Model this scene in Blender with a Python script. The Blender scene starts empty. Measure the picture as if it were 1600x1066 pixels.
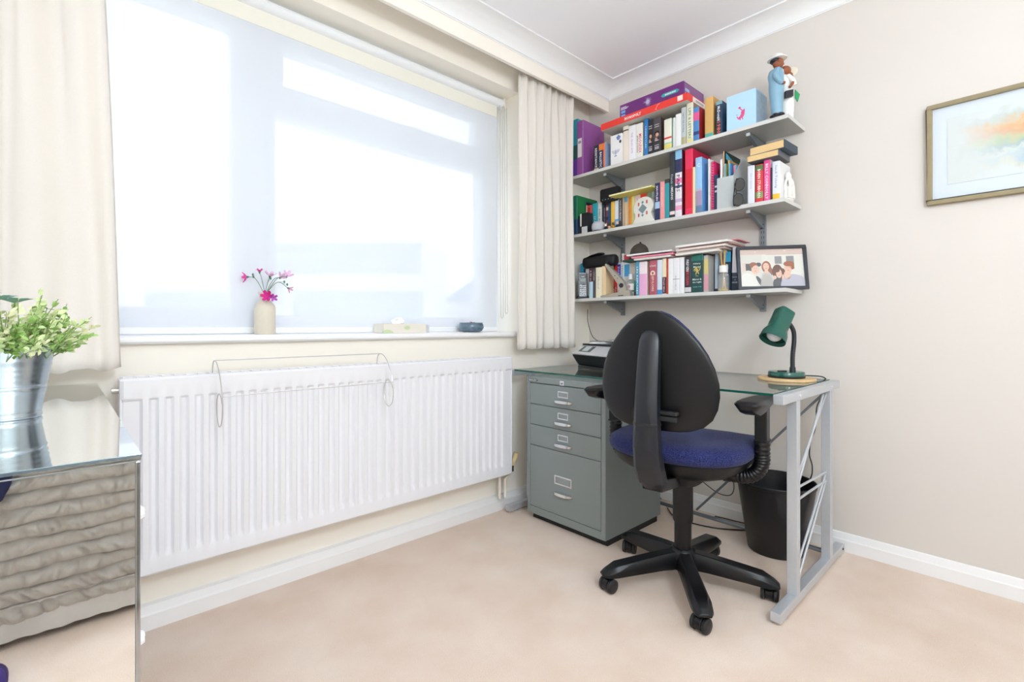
import bpy, bmesh, math, random
from mathutils import Vector, Matrix
random.seed(7)
S = bpy.context.scene
COL = S.collection
PI = math.pi

# ---------------------------------------------------------------- camera
cam = bpy.data.cameras.new('camera')
cam.sensor_width = 36.0
cam.lens = 36.0 * 759.8 / 1600.0
cam.shift_y = -22.8 / 1600.0
cam.clip_start = 0.02
camo = bpy.data.objects.new('camera', cam)
COL.objects.link(camo)
YAW = math.atan2(820.8, 759.8)
camo.location = (-2.4496, -1.8969, 0.955)
camo.rotation_euler = (PI / 2, 0, YAW - PI / 2)
S.camera = camo

# ---------------------------------------------------------------- light
S.view_settings.view_transform = 'Standard'
S.view_settings.look = 'None'
S.view_settings.exposure = 0.0
S.view_settings.gamma = 1.0
S.view_settings.use_curve_mapping = False
S.cycles.use_denoising = True
S.cycles.max_bounces = 14
S.cycles.diffuse_bounces = 8
S.cycles.glossy_bounces = 6
S.cycles.transparent_max_bounces = 16
S.cycles.transmission_bounces = 8
S.cycles.caustics_reflective = True
S.cycles.blur_glossy = 1.0
S.cycles.caustics_refractive = False
S.cycles.sample_clamp_indirect = 8.0

SKY_STRENGTH = 3.1
FILL_STRENGTH = 43.5  # emission of the globe added out of view to brighten the room
world = bpy.data.worlds.new('sky')
S.world = world
world.use_nodes = True
wn = world.node_tree
wn.nodes.clear()
wo = wn.nodes.new('ShaderNodeOutputWorld')
wb = wn.nodes.new('ShaderNodeBackground')
wb.inputs[0].default_value = (0.90, 0.945, 1.0, 1)
wb.inputs[1].default_value = SKY_STRENGTH
wn.links.new(wb.outputs[0], wo.inputs[0])

# ---------------------------------------------------------------- materials
def lin(c):
    c = c / 255.0
    return c / 12.92 if c <= 0.04045 else ((c + 0.055) / 1.055) ** 2.4

def hexc(h):
    return (lin(int(h[0:2], 16)), lin(int(h[2:4], 16)), lin(int(h[4:6], 16)), 1)

MATS = {}
def M(h, rough=0.5, metal=0.0, spec=0.5, noise=0.06, scale=60.0, bump=0.0, bscale=200.0, coat=0.0, name=None):
    key = (h, rough, metal, spec, noise, scale, bump, bscale, coat, name)
    if key in MATS:
        return MATS[key]
    m = bpy.data.materials.new(name or 'paint_' + h)
    m.use_nodes = True
    nt = m.node_tree
    b = nt.nodes['Principled BSDF']
    c = hexc(h)
    b.inputs['Roughness'].default_value = rough
    b.inputs['Metallic'].default_value = metal
    b.inputs['Specular IOR Level'].default_value = spec
    b.inputs['Coat Weight'].default_value = coat
    tc = nt.nodes.new('ShaderNodeTexCoord')
    if noise > 0:
        n = nt.nodes.new('ShaderNodeTexNoise')
        n.inputs['Scale'].default_value = scale
        n.inputs['Detail'].default_value = 3
        mx = nt.nodes.new('ShaderNodeMix')
        mx.data_type = 'RGBA'
        mx.inputs['A'].default_value = tuple(v * (1 - noise) for v in c[:3]) + (1,)
        mx.inputs['B'].default_value = tuple(min(1, v * (1 + noise)) for v in c[:3]) + (1,)
        nt.links.new(tc.outputs['Object'], n.inputs['Vector'])
        nt.links.new(n.outputs['Fac'], mx.inputs['Factor'])
        nt.links.new(mx.outputs['Result'], b.inputs['Base Color'])
    else:
        b.inputs['Base Color'].default_value = c
    if bump > 0:
        n2 = nt.nodes.new('ShaderNodeTexNoise')
        n2.inputs['Scale'].default_value = bscale
        n2.inputs['Detail'].default_value = 4
        bp = nt.nodes.new('ShaderNodeBump')
        bp.inputs['Strength'].default_value = bump
        bp.inputs['Distance'].default_value = 0.002
        nt.links.new(tc.outputs['Object'], n2.inputs['Vector'])
        nt.links.new(n2.outputs['Fac'], bp.inputs['Height'])
        nt.links.new(bp.outputs['Normal'], b.inputs['Normal'])
    MATS[key] = m
    return m

def nodemat(name):
    m = bpy.data.materials.new(name)
    m.use_nodes = True
    m.node_tree.nodes.clear()
    nt = m.node_tree
    out = nt.nodes.new('ShaderNodeOutputMaterial')
    return m, nt, out

def thin_glass(name, tint, refl=1.0, haze=0.0):
    m, nt, out = nodemat(name)
    tr = nt.nodes.new('ShaderNodeBsdfTransparent'); tr.inputs[0].default_value = tint
    gl = nt.nodes.new('ShaderNodeBsdfGlossy'); gl.inputs['Roughness'].default_value = 0.01
    # Schlick reflectance from the facing ratio, the same from both sides of the pane
    lw = nt.nodes.new('ShaderNodeLayerWeight'); lw.inputs['Blend'].default_value = 0.5
    pw = nt.nodes.new('ShaderNodeMath'); pw.operation = 'POWER'; pw.inputs[1].default_value = 5.0
    fr = nt.nodes.new('ShaderNodeMath'); fr.operation = 'MULTIPLY_ADD'; fr.inputs[1].default_value = 0.96; fr.inputs[2].default_value = 0.04
    nt.links.new(lw.outputs['Facing'], pw.inputs[0]); nt.links.new(pw.outputs[0], fr.inputs[0])
    ml = nt.nodes.new('ShaderNodeMath'); ml.operation = 'MULTIPLY'; ml.inputs[1].default_value = refl
    mx = nt.nodes.new('ShaderNodeMixShader')
    nt.links.new(fr.outputs[0], ml.inputs[0]); nt.links.new(ml.outputs[0], mx.inputs[0])
    nt.links.new(gl.outputs[0], mx.inputs[2])
    if haze > 0:
        df = nt.nodes.new('ShaderNodeBsdfDiffuse'); df.inputs[0].default_value = (.9, .92, .92, 1)
        hz = nt.nodes.new('ShaderNodeMixShader'); hz.inputs[0].default_value = haze
        nt.links.new(tr.outputs[0], hz.inputs[1]); nt.links.new(df.outputs[0], hz.inputs[2]); nt.links.new(hz.outputs[0], mx.inputs[1])
    else:
        nt.links.new(tr.outputs[0], mx.inputs[1])
    nt.links.new(mx.outputs[0], out.inputs[0])
    return m

# ---------------------------------------------------------------- geometry helpers
class MB:
    def __init__(self):
        self.bm = bmesh.new()
        self.mi = 0
    def use(self, i):
        self.mi = i
        return self
    def face(self, vs):
        try:
            f = self.bm.faces.new(vs)
            f.material_index = self.mi
            return f
        except ValueError:
            return None
    def poly(self, pts):
        return self.face([self.bm.verts.new(p) for p in pts])
    def box(self, x0, x1, y0, y1, z0, z1):
        x0, x1 = min(x0, x1), max(x0, x1); y0, y1 = min(y0, y1), max(y0, y1); z0, z1 = min(z0, z1), max(z0, z1)
        v = [self.bm.verts.new(p) for p in ((x0,y0,z0),(x1,y0,z0),(x1,y1,z0),(x0,y1,z0),(x0,y0,z1),(x1,y0,z1),(x1,y1,z1),(x0,y1,z1))]
        for q in ((3,2,1,0),(4,5,6,7),(0,1,5,4),(1,2,6,5),(2,3,7,6),(3,0,4,7)):
            self.face([v[i] for i in q])
        return self
    def obox(self, o, ax, ay, az):
        """box spanned by three edge vectors from corner o"""
        o = Vector(o); ax = Vector(ax); ay = Vector(ay); az = Vector(az)
        P = [o, o+ax, o+ax+ay, o+ay, o+az, o+ax+az, o+ax+ay+az, o+ay+az]
        v = [self.bm.verts.new(p) for p in P]
        for q in ((3,2,1,0),(4,5,6,7),(0,1,5,4),(1,2,6,5),(2,3,7,6),(3,0,4,7)):
            self.face([v[i] for i in q])
        return self
    def loft(self, rings, cap0=True, cap1=True, closed=True):
        R = [[self.bm.verts.new(p) for p in r] for r in rings]
        n = len(R[0])
        for a, b in zip(R, R[1:]):
            for i in range(n if closed else n - 1):
                j = (i + 1) % n
                self.face((a[i], a[j], b[j], b[i]))
        if cap0: self.face(list(reversed(R[0])))
        if cap1: self.face(R[-1])
        return self
    def prism(self, pts, d):
        """pts: list of 3-D points (a flat outline), d: extrusion vector"""
        d = Vector(d)
        self.loft([[Vector(p) for p in pts], [Vector(p) + d for p in pts]])
        return self
    def lathe(self, prof, c=(0, 0, 0), n=24, ax='z', cap0=True, cap1=True):
        rings = []
        for r, h in prof:
            ring = []
            for i in range(n):
                a = 2 * PI * i / n
                p = (r * math.cos(a), r * math.sin(a), h)
                if ax == 'x': p = (p[2], p[0], p[1])
                if ax == 'y': p = (p[1], p[2], p[0])
                ring.append((c[0] + p[0], c[1] + p[1], c[2] + p[2]))
            rings.append(ring)
        return self.loft(rings, cap0, cap1)
    def tube(self, pts, r, n=8, cap=True):
        pts = [Vector(p) for p in pts]
        if not isinstance(r, (list, tuple)): r = [r] * len(pts)
        t0 = (pts[1] - pts[0]).normalized()
        up = Vector((0, 0, 1)) if abs(t0.z) < 0.9 else Vector((1, 0, 0))
        u = t0.cross(up).normalized()
        rings = []
        for i, p in enumerate(pts):
            if i == 0: t = t0
            elif i == len(pts) - 1: t = (pts[-1] - pts[-2]).normalized()
            else: t = ((pts[i] - pts[i-1]).normalized() + (pts[i+1] - pts[i]).normalized()).normalized()
            u = (u - t * u.dot(t)).normalized()
            v = t.cross(u)
            rings.append([p + (u * math.cos(2*PI*k/n) + v * math.sin(2*PI*k/n)) * r[i] for k in range(n)])
        return self.loft(rings, cap, cap)
    def bar(self, p, q, w, h, up=(0, 0, 1)):
        """straight bar of rectangular section from p to q"""
        p = Vector(p); q = Vector(q); t = (q - p).normalized(); up = Vector(up)
        s = t.cross(up).normalized(); up = s.cross(t)
        ring = lambda c: [c + s*w/2 + up*h/2, c - s*w/2 + up*h/2, c - s*w/2 - up*h/2, c + s*w/2 - up*h/2]
        return self.loft([ring(p), ring(q)])
    def ball(self, c, r, n=12, m=8, sq=(1, 1, 1)):
        prof = []
        for i in range(m + 1):
            a = -PI/2 + PI * i / m
            prof.append((max(1e-5, r * math.cos(a)), r * math.sin(a)))
        b0 = len(self.bm.verts)
        self.bm.verts.ensure_lookup_table()
        rings = [[(c[0] + rr*math.cos(2*PI*k/n)*sq[0], c[1] + rr*math.sin(2*PI*k/n)*sq[1], c[2] + h*sq[2]) for k in range(n)] for rr, h in prof]
        return self.loft(rings)
    def build(self, name, mats, parent=None, loc=None, smooth=False, bevel=0.0, seg=2, world=True, rot=None, angle=35):
        bm = self.bm
        bmesh.ops.remove_doubles(bm, verts=bm.verts, dist=1e-6)
        bmesh.ops.recalc_face_normals(bm, faces=bm.faces)
        off = Vector((0, 0, 0))
        if world:
            if loc is not None: off = Vector(loc)
            p = parent
            while p is not None:
                off += p.location; p = p.parent
            for v in bm.verts: v.co -= off
        me = bpy.data.meshes.new(name)
        bm.to_mesh(me); bm.free()
        if not isinstance(mats, (list, tuple)): mats = [mats]
        for m in mats: me.materials.append(m)
        o = bpy.data.objects.new(name, me)
        COL.objects.link(o)
        if parent is not None: o.parent = parent
        if loc is not None: o.location = loc
        if rot is not None: o.rotation_euler = rot
        if bevel > 0:
            md = o.modifiers.new('bevel', 'BEVEL'); md.width = bevel; md.segments = seg
            md.limit_method = 'ANGLE'; md.angle_limit = math.radians(40)
        if smooth:
            for f in me.polygons: f.use_smooth = True
            if angle < 180:
                me.set_sharp_from_angle(angle=math.radians(angle))
        return o

def ring2(cx, cy, z, a, b, n=28, e=2.6):
    out = []
    for i in range(n):
        t = 2 * PI * i / n
        c, s = math.cos(t), math.sin(t)
        out.append((cx + a * math.copysign(abs(c) ** (2 / e), c), cy + b * math.copysign(abs(s) ** (2 / e), s), z))
    return out

def thing(name, label, cat, loc=(0, 0, 0), rotz=0.0, group=None, kind=None):
    o = bpy.data.objects.new(name, None)
    COL.objects.link(o)
    o.empty_display_size = 0.05
    o.location = loc; o.rotation_euler = (0, 0, rotz)
    if label: o['label'] = label
    if cat: o['category'] = cat
    if group: o['group'] = group
    if kind: o['kind'] = kind
    return o

def tag(o, label, cat, group=None, kind=None):
    o['label'] = label; o['category'] = cat
    if group: o['group'] = group
    if kind: o['kind'] = kind
    return o

def struct(o, label=None, cat=None):
    o['kind'] = 'structure'
    if label: o['label'] = label
    if cat: o['category'] = cat
    return o

def smooth_path(pts, k=6):
    """Catmull-Rom through the points"""
    P = [Vector(p) for p in pts]
    P = [P[0] * 2 - P[1]] + P + [P[-1] * 2 - P[-2]]
    out = []
    for i in range(1, len(P) - 2):
        for j in range(k):
            t = j / k
            a, b, c, d = P[i-1], P[i], P[i+1], P[i+2]
            out.append(0.5 * ((2*b) + (c-a)*t + (2*a-5*b+4*c-d)*t*t + (-a+3*b-3*c+d)*t**3))
    out.append(P[-2])
    return out

def lettering(parent, s, col, center, xd, yd, length, height, name='lettering', rough=0.6, bold=0.012):
    """flat raised lettering fitted into length x height, centred on a world point, run along xd"""
    cu = bpy.data.curves.new('t', 'FONT')
    cu.body = s; cu.size = 1.0; cu.resolution_u = 1; cu.offset = bold
    cu.align_x = 'CENTER'; cu.align_y = 'CENTER'
    t = bpy.data.objects.new('t', cu)
    COL.objects.link(t)
    bpy.context.view_layer.update()
    dg = bpy.context.evaluated_depsgraph_get()
    me = bpy.data.meshes.new_from_object(t.evaluated_get(dg))
    bpy.data.objects.remove(t); bpy.data.curves.remove(cu)
    if not me.vertices: return None
    xs = [v.co.x for v in me.vertices]; ys = [v.co.y for v in me.vertices]
    cx, cy = (min(xs)+max(xs))/2, (min(ys)+max(ys))/2
    sx = length / max(1e-6, max(xs)-min(xs)); sy = height / max(1e-6, max(ys)-min(ys))
    xd = Vector(xd).normalized(); yd = Vector(yd).normalized(); c = Vector(center)
    p = parent
    off = Vector((0, 0, 0))
    while p is not None:
        off += p.location; p = p.parent
    for v in me.vertices:
        v.co = c + xd * ((v.co.x - cx) * sx) + yd * ((v.co.y - cy) * sy) - off
    me.materials.clear(); me.materials.append(M(col, rough, noise=0))
    o = bpy.data.objects.new(name, me)
    COL.objects.link(o); o.parent = parent
    return o

# ================================================================ SETTING
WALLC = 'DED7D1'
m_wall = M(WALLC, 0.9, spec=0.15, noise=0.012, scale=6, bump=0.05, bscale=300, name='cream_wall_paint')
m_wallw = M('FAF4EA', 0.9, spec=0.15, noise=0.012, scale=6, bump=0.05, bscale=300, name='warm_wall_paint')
m_ceil = M('FBFBFE', 0.95, spec=0.1, noise=0.01, scale=5, bump=0.04, bscale=260, name='ceiling_paint')
m_cove = M('F4F4F5', 0.8, spec=0.2, noise=0.008, scale=5, name='coving_paint')
m_gloss = M('F4F4F5', 0.35, noise=0.01, scale=8, name='white_gloss_paint')
m_upvc = M('EDF1F5', 0.3, noise=0.01, scale=8, name='white_window_frame')

# carpet
m_carpet, nt, out = nodemat('beige_carpet')
b = nt.nodes.new('ShaderNodeBsdfPrincipled'); b.inputs['Roughness'].default_value = 1.0
b.inputs['Specular IOR Level'].default_value = 0.05
b.inputs['Sheen Weight'].default_value = 0.25
tc = nt.nodes.new('ShaderNodeTexCoord')
n1 = nt.nodes.new('ShaderNodeTexNoise'); n1.inputs['Scale'].default_value = 380; n1.inputs['Detail'].default_value = 2
n2 = nt.nodes.new('ShaderNodeTexNoise'); n2.inputs['Scale'].default_value = 5; n2.inputs['Detail'].default_value = 5
ad = nt.nodes.new('ShaderNodeMath'); ad.operation = 'MULTIPLY_ADD'; ad.inputs[1].default_value = 0.55
nt.links.new(tc.outputs['Object'], n1.inputs['Vector']); nt.links.new(tc.outputs['Object'], n2.inputs['Vector'])
nt.links.new(n2.outputs['Fac'], ad.inputs[0])
m2 = nt.nodes.new('ShaderNodeMath'); m2.operation = 'MULTIPLY'; m2.inputs[1].default_value = 0.45
nt.links.new(n1.outputs['Fac'], m2.inputs[0]); nt.links.new(m2.outputs[0], ad.inputs[2])
cr = nt.nodes.new('ShaderNodeValToRGB')
cr.color_ramp.elements[0].position = 0.3; cr.color_ramp.elements[0].color = hexc('DAC1AD')
cr.color_ramp.elements[1].position = 0.7; cr.color_ramp.elements[1].color = hexc('EFDED1')
nt.links.new(ad.outputs[0], cr.inputs[0]); nt.links.new(cr.outputs[0], b.inputs['Base Color'])
bp = nt.nodes.new('ShaderNodeBump'); bp.inputs['Strength'].default_value = 0.5; bp.inputs['Distance'].default_value = 0.004
nt.links.new(n1.outputs['Fac'], bp.inputs['Height']); nt.links.new(bp.outputs[0], b.inputs['Normal'])
nt.links.new(b.outputs[0], out.inputs[0])

XL, YB, YW, HC = -2.86, -3.45, 0.03, 2.40
WX0, WX1, WZ0, WZ1 = -2.76, -0.612, 0.9, 2.232      # window opening
struct(MB().box(XL-.1, .1, YB-.1, .33, -.1, 0).build('floor', m_carpet), 'beige carpet floor')
struct(MB().box(XL-.1, .1, YB-.1, .33, HC, HC+.1).build('ceiling', m_ceil), 'white ceiling')
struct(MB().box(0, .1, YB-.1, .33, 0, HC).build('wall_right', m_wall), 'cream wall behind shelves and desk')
struct(MB().box(XL-.1, XL, YB-.1, .33, 0, HC).build('wall_left', m_wallw), 'cream wall beside mirrored chest')
struct(MB().box(XL, 0, YB-.1, YB, 0, HC).build('wall_back', m_wallw), 'cream wall behind the bed')
w = MB()
w.box(XL, WX0, YW, .33, 0, HC); w.box(WX1, 0, YW, .33, 0, HC)
w.box(WX0, WX1, YW, .33, 0, WZ0); w.box(WX0, WX1, YW, .33, WZ1, HC)
struct(w.build('wall_window', m_wallw), 'cream wall with the window')

def skirting(name, pts, n):
    """board following straight line pts[0]->pts[1]; n = direction into the room"""
    prof = [(0.0, 0.0), (0.016, 0.0), (0.016, 0.047), (0.012, 0.052), (0.006, 0.074), (0.0, 0.077)]
    p, q = Vector(pts[0]), Vector(pts[1]); n = Vector(n)
    mk = lambda c: [c + n * d + Vector((0, 0, z)) for d, z in prof]
    return struct(MB().loft([mk(p), mk(q)]).build(name, m_gloss))
skirting('baseboard_right', [(0, YB, 0), (0, YW, 0)], (-1, 0, 0))['label'] = 'white skirting board under the shelf wall'
o = MB()
prof = [(0.0, 0.0), (0.033, 0.0), (0.033, 0.047), (0.029, 0.052), (0.022, 0.073), (0.0, 0.075)]
o.loft([[(x, YW - d, z) for d, z in prof] for x in (XL, -0.0165)])
struct(o.build('baseboard_window', m_gloss), 'white skirting board under the radiator')
skirting('baseboard_left', [(XL, YB, 0), (XL, YW - .034, 0)], (1, 0, 0))['label'] = 'white skirting board by the chest'
skirting('baseboard_back', [(XL + .017, YB, 0), (-.017, YB, 0)], (0, 1, 0))['label'] = 'white skirting board behind the bed'

# pelmet and coving
PY = -0.1206
pel = MB().box(XL, 0, PY, PY + .019, 2.2615, HC)
struct(pel.build('trim_1', m_wallw, bevel=.0015), 'cream boxed pelmet above the curtains')
cp = [(0.0, -0.070), (0.004, -0.072), (0.0045, -0.066)]
for i in range(0, 9):
    a = i / 8 * PI / 2
    cp.append((0.097 - 0.0885 * math.cos(a), -0.066 + 0.0575 * math.sin(a)))
cp += [(0.103, -0.0085), (0.103, -0.001), (0.0, -0.001)]
ring_a = [(XL, PY - d, HC + z) for d, z in cp]
ring_b = [(-d, PY - d, HC + z) for d, z in cp]
ring_c = [(-d, YB, HC + z) for d, z in cp]
struct(MB().loft([ring_a, ring_b, ring_c]).build('trim_2', m_cove, smooth=True, angle=30), 'white plaster coving')

# sill
sl = MB()
pr = [(.26, .899), (.26, .926), (.016, .926), (.006, .924), (.0, .918), (-.001, .912), (.0, .906), (.006, .900), (.014, .899)]
sl.loft([[(x, y, z) for y, z in pr] for x in (WX0, WX1)])
sl.loft([[(x, min(y, .0295), z) for y, z in pr] for x in (WX1, WX1 + .05)])
struct(sl.build('trim_3', m_gloss, smooth=True, angle=30), 'white window sill')

# window
win = thing('window_1', 'white framed three light window behind the roller blind', None, (-1.68, .24, .926), kind='structure')
FY0, FY1 = .215, .285
fr = MB()
fr.box(WX0, WX1, FY0, FY1, 2.15, WZ1); fr.box(WX0, WX1, FY0, FY1, .926, .975)
fr.box(WX0, WX0 + .07, FY0, FY1, .975, 2.15); fr.box(-.72, WX1, FY0, FY1, .975, 2.15)
fr.build('frame', m_upvc, win, bevel=.004)
MB().box(-1.925, -1.835, FY0, FY1, .975, 2.15).build('mullion', m_upvc, win, bevel=.004)
MB().box(-1.835, -.72, FY0, FY1, 1.835, 1.895).build('transom', m_upvc, win, bevel=.004)
def sash(x0, x1, z0, z1, w, name='sash'):
    s = MB(); y0, y1 = FY0 - .012, FY1 - .01
    s.box(x0, x1, y0, y1, z0, z0 + w); s.box(x0, x1, y0, y1, z1 - w, z1)
    s.box(x0, x0 + w, y0, y1, z0 + w, z1 - w); s.box(x1 - w, x1, y0, y1, z0 + w, z1 - w)
    f = s.build(name, m_upvc, win, bevel=.004)
    MB().box(x0 + w, x1 - w, .243, .247, z0 + w, z1 - w).build('pane', g_pane, f)
    return f
g_pane = thin_glass('window_glass', (.97, .985, .98, 1), 0.6)
sash(-2.70, -1.925, .972, 2.155, .05)
vent = sash(-1.84, -.715, 1.882, 2.155, .058)
sash(-1.84, -.715, .972, 1.84, .028)
h = MB().box(-1.22, -1.12, FY0 - .028, FY0 - .012, 1.915, 1.93); h.box(-1.185, -1.155, FY0 - .045, FY0 - .012, 1.905, 1.94)
h.build('window_handle', m_upvc, win, bevel=.003)

# outside: pale buildings across the street
m_render = M('F3F5F8', .9, noise=.01, name='pale_render'); m_band = M('AFC3DE', .8, noise=.02, name='blue_grey_cladding')
m_pave = M('D8DADD', .95, noise=.03, scale=.5, name='outdoor_paving')
struct(MB().box(-40, 60, .6, 80, -3.1, -3.0).build('ground_outside', m_pave), 'pale ground outside the window')
CP = Vector((-2.4496, -1.8969, 0)); FW = Vector((math.cos(YAW), math.sin(YAW), 0))
def house(label, dist, x0, x1, bands, depth=5.0, roof=None):
    c = CP + FW * dist
    t = thing('building', label, 'building', (c.x, c.y, -3.0), YAW - PI/2, 'pale buildings across the street')
    zt = bands[0][1] + 3.0
    MB().box(x0, x1, 0, depth, 0, zt).build('wall', m_render, t, world=False)
    for z0, z1, a, bb in bands[1:]:
        MB().box(a, bb, -.03, .02, z0 + 3, z1 + 3).build('cladding_band', m_band, t, world=False)
    if roof:
        MB().prism([(x0 - .2, -.2, zt), (x1 + .2, -.2, zt), ((x0 + x1) / 2, -.2, zt + roof)], (0, depth + .4, 0)).build('roof', m_band, t, world=False)
    return t
house('large pale flat roofed building seen through the right window pane', 14, -7.74, -2.52, [(0, 3.68), (2.47, 3.35, -7.7, -2.6), (1.14, 1.97, -6.3, -2.55)])
house('lower pale building seen behind the flower vase', 17, -12.9, -9.5, [(0, 2.7), (1.5, 2.15, -12.8, -9.6)])
house('small gabled house at the right edge of the window', 20, -2.7, 0.4, [(0, 2.0), (.4, 1.2, -1.6, -.4)], roof=1.1)

# ================================================================ BLIND, CURTAINS, RADIATOR
BY = .13
bl = thing('roller_blind', 'white translucent roller blind pulled down over the window', 'blind', (-1.7, BY, 2.19))
MB().lathe([(.0, -2.74), (.0235, -2.74), (.0235, -.655), (.0, -.655)], (0, BY, 2.192), 24, 'x').build('roller_tube', M('ECEEF2', .6, noise=.01), bl, smooth=True)
br = MB().box(-.652, -.640, BY - .02, BY + .024, 2.165, 2.222); br.lathe([(.0, -.655), (.019, -.655), (.019, -.636), (.0, -.636)], (0, BY, 2.192), 20, 'x')
br.build('bracket', M('F0EBDD', .4, noise=0), bl, bevel=.002)
MB().box(-2.735, -.690, BY - .003, BY + .003, 2.107, 2.175).build('header_strip', M('EFEDE2', .8, noise=.01), bl)
m_fab, nt, out = nodemat('screen_fabric')
tr = nt.nodes.new('ShaderNodeBsdfTransparent'); tr.inputs[0].default_value = (1, 1, 1, 1)
tl = nt.nodes.new('ShaderNodeBsdfTranslucent'); tl.inputs[0].default_value = (.86, .91, .97, 1)
df = nt.nodes.new('ShaderNodeBsdfDiffuse'); df.inputs[0].default_value = (.76, .79, .85, 1)
mA = nt.nodes.new('ShaderNodeMixShader'); mA.inputs[0].default_value = .05
mB_ = nt.nodes.new('ShaderNodeMixShader'); mB_.inputs[0].default_value = .88
nt.links.new(df.outputs[0], mA.inputs[1]); nt.links.new(tl.outputs[0], mA.inputs[2])
nt.links.new(tr.outputs[0], mB_.inputs[1]); nt.links.new(mA.outputs[0], mB_.inputs[2]); nt.links.new(mB_.outputs[0], out.inputs[0])
fb = MB(); fb.poly([(-2.735, BY, .95), (-.690, BY, .95), (-.690, BY, 2.108), (-2.735, BY, 2.108)])
fb.build('fabric', m_fab, bl)
MB().box(-2.735, -.690, BY - .006, BY + .006, .928, .952).build('bottom_bar', M('F2F3F6', .5, noise=.01), bl, bevel=.003)
m_chain = M('B9B4AE', .4, metal=.3, noise=0)
for (xa, zb, nm) in ((-.672, 1.00, 'chain'), (-.640, 1.025, 'chain')):
    pts = [(xa - .012, BY - .022, 2.17), (xa - .012, BY - .03, zb + .03)]
    pts += [(xa + .009 * math.cos(a) - .003, BY - .03, zb + .015 + .014 * math.sin(a)) for a in [PI + i * PI / 8 for i in range(9)]]
    pts += [(xa + .006, BY - .03, zb + .03), (xa + .006, BY - .022, 2.17)]
    MB().tube(pts, .0014, 6).build(nm, m_chain, bl, smooth=True)

m_curt, nt, out = nodemat('cream_curtain_cloth')
tl = nt.nodes.new('ShaderNodeBsdfTranslucent'); tl.inputs[0].default_value = hexc('F6EBDD')
df = nt.nodes.new('ShaderNodeBsdfDiffuse')
tc = nt.nodes.new('ShaderNodeTexCoord'); wv = nt.nodes.new('ShaderNodeTexNoise'); wv.inputs['Scale'].default_value = 420
cr = nt.nodes.new('ShaderNodeValToRGB'); cr.color_ramp.elements[0].color = hexc('F1ECE6'); cr.color_ramp.elements[1].color = hexc('FBF8F4')
nt.links.new(tc.outputs['Object'], wv.inputs['Vector']); nt.links.new(wv.outputs['Fac'], cr.inputs[0]); nt.links.new(cr.outputs[0], df.inputs[0])
bpn = nt.nodes.new('ShaderNodeBump'); bpn.inputs['Strength'].default_value = .15; bpn.inputs['Distance'].default_value = .001
nt.links.new(wv.outputs['Fac'], bpn.inputs['Height']); nt.links.new(bpn.outputs[0], df.inputs['Normal'])
mx = nt.nodes.new('ShaderNodeMixShader'); mx.inputs[0].default_value = .22
nt.links.new(df.outputs[0], mx.inputs[1]); nt.links.new(tl.outputs[0], mx.inputs[2]); nt.links.new(mx.outputs[0], out.inputs[0])

def curtain(label, xt0, xt1, xb0, xb1, z0, z1, folds, y0, amp0, amp1, seed, hem=None):
    rnd = random.Random(seed)
    ph = [rnd.uniform(-.5, .5) for _ in range(folds + 1)]
    am = [rnd.uniform(.55, 1.0) for _ in range(folds + 1)]
    NX, NZ = folds * 14, 40
    mb = MB(); V = []
    for j in range(NZ + 1):
        t = j / NZ; z = z1 + (z0 - z1) * t
        row = []
        for i in range(NX + 1):
            s = i / NX
            x = (xt0 + (xt1 - xt0) * s) * (1 - t) + (xb0 + (xb1 - xb0) * s) * t
            k = s * folds; f = int(min(k, folds - 1)); fr = k - f
            a = am[f] * (1 - fr) + am[f + 1] * fr
            p = ph[f] * (1 - fr) + ph[f + 1] * fr
            amp = (amp0 + (amp1 - amp0) * min(1, t * 3)) * a
            # header gathering: tight small pleats in the top ten percent
            hd = max(0, 1 - t * 9)
            y = y0 + amp * math.sin(2 * PI * k + p * (t * 2.5)) + .007 * hd * math.sin(2 * PI * k * 2.3 + 1) + .004 * math.sin(9 * t + 11 * s)
            x += .010 * math.sin(2 * PI * k * .5 + 3 * t + ph[f] * 3) * t
            zz = z
            if j == NZ: zz += .006 * math.sin(2 * PI * k + 1.2)
            row.append(mb.bm.verts.new((x, min(y, -.002), zz)))
        V.append(row)
    for j in range(NZ):
        mb.mi = 0
        for i in range(NX):
            mb.face((V[j][i], V[j][i+1], V[j+1][i+1], V[j+1][i]))
    o = mb.build('curtain', m_curt, None, ((xt0 + xt1) / 2, y0, z0), smooth=True, angle=180)
    md = o.modifiers.new('cloth_thickness', 'SOLIDIFY'); md.thickness = .0025; md.offset = 0
    tag(o, label, 'curtain', 'cream curtains under the pelmet')
    hb = MB(); HV = []
    return o
curtain('short cream curtain right of the window, beside the bookshelves', -.697, -.275, -.722, -.245, .838, 2.285, 7, -.062, .015, .019, 4)
curtain('cream curtain hanging left of the window behind the potted plant', -2.80, -2.375, -2.83, -2.312, .83, 2.285, 5, -.060, .016, .016, 9)

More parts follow.
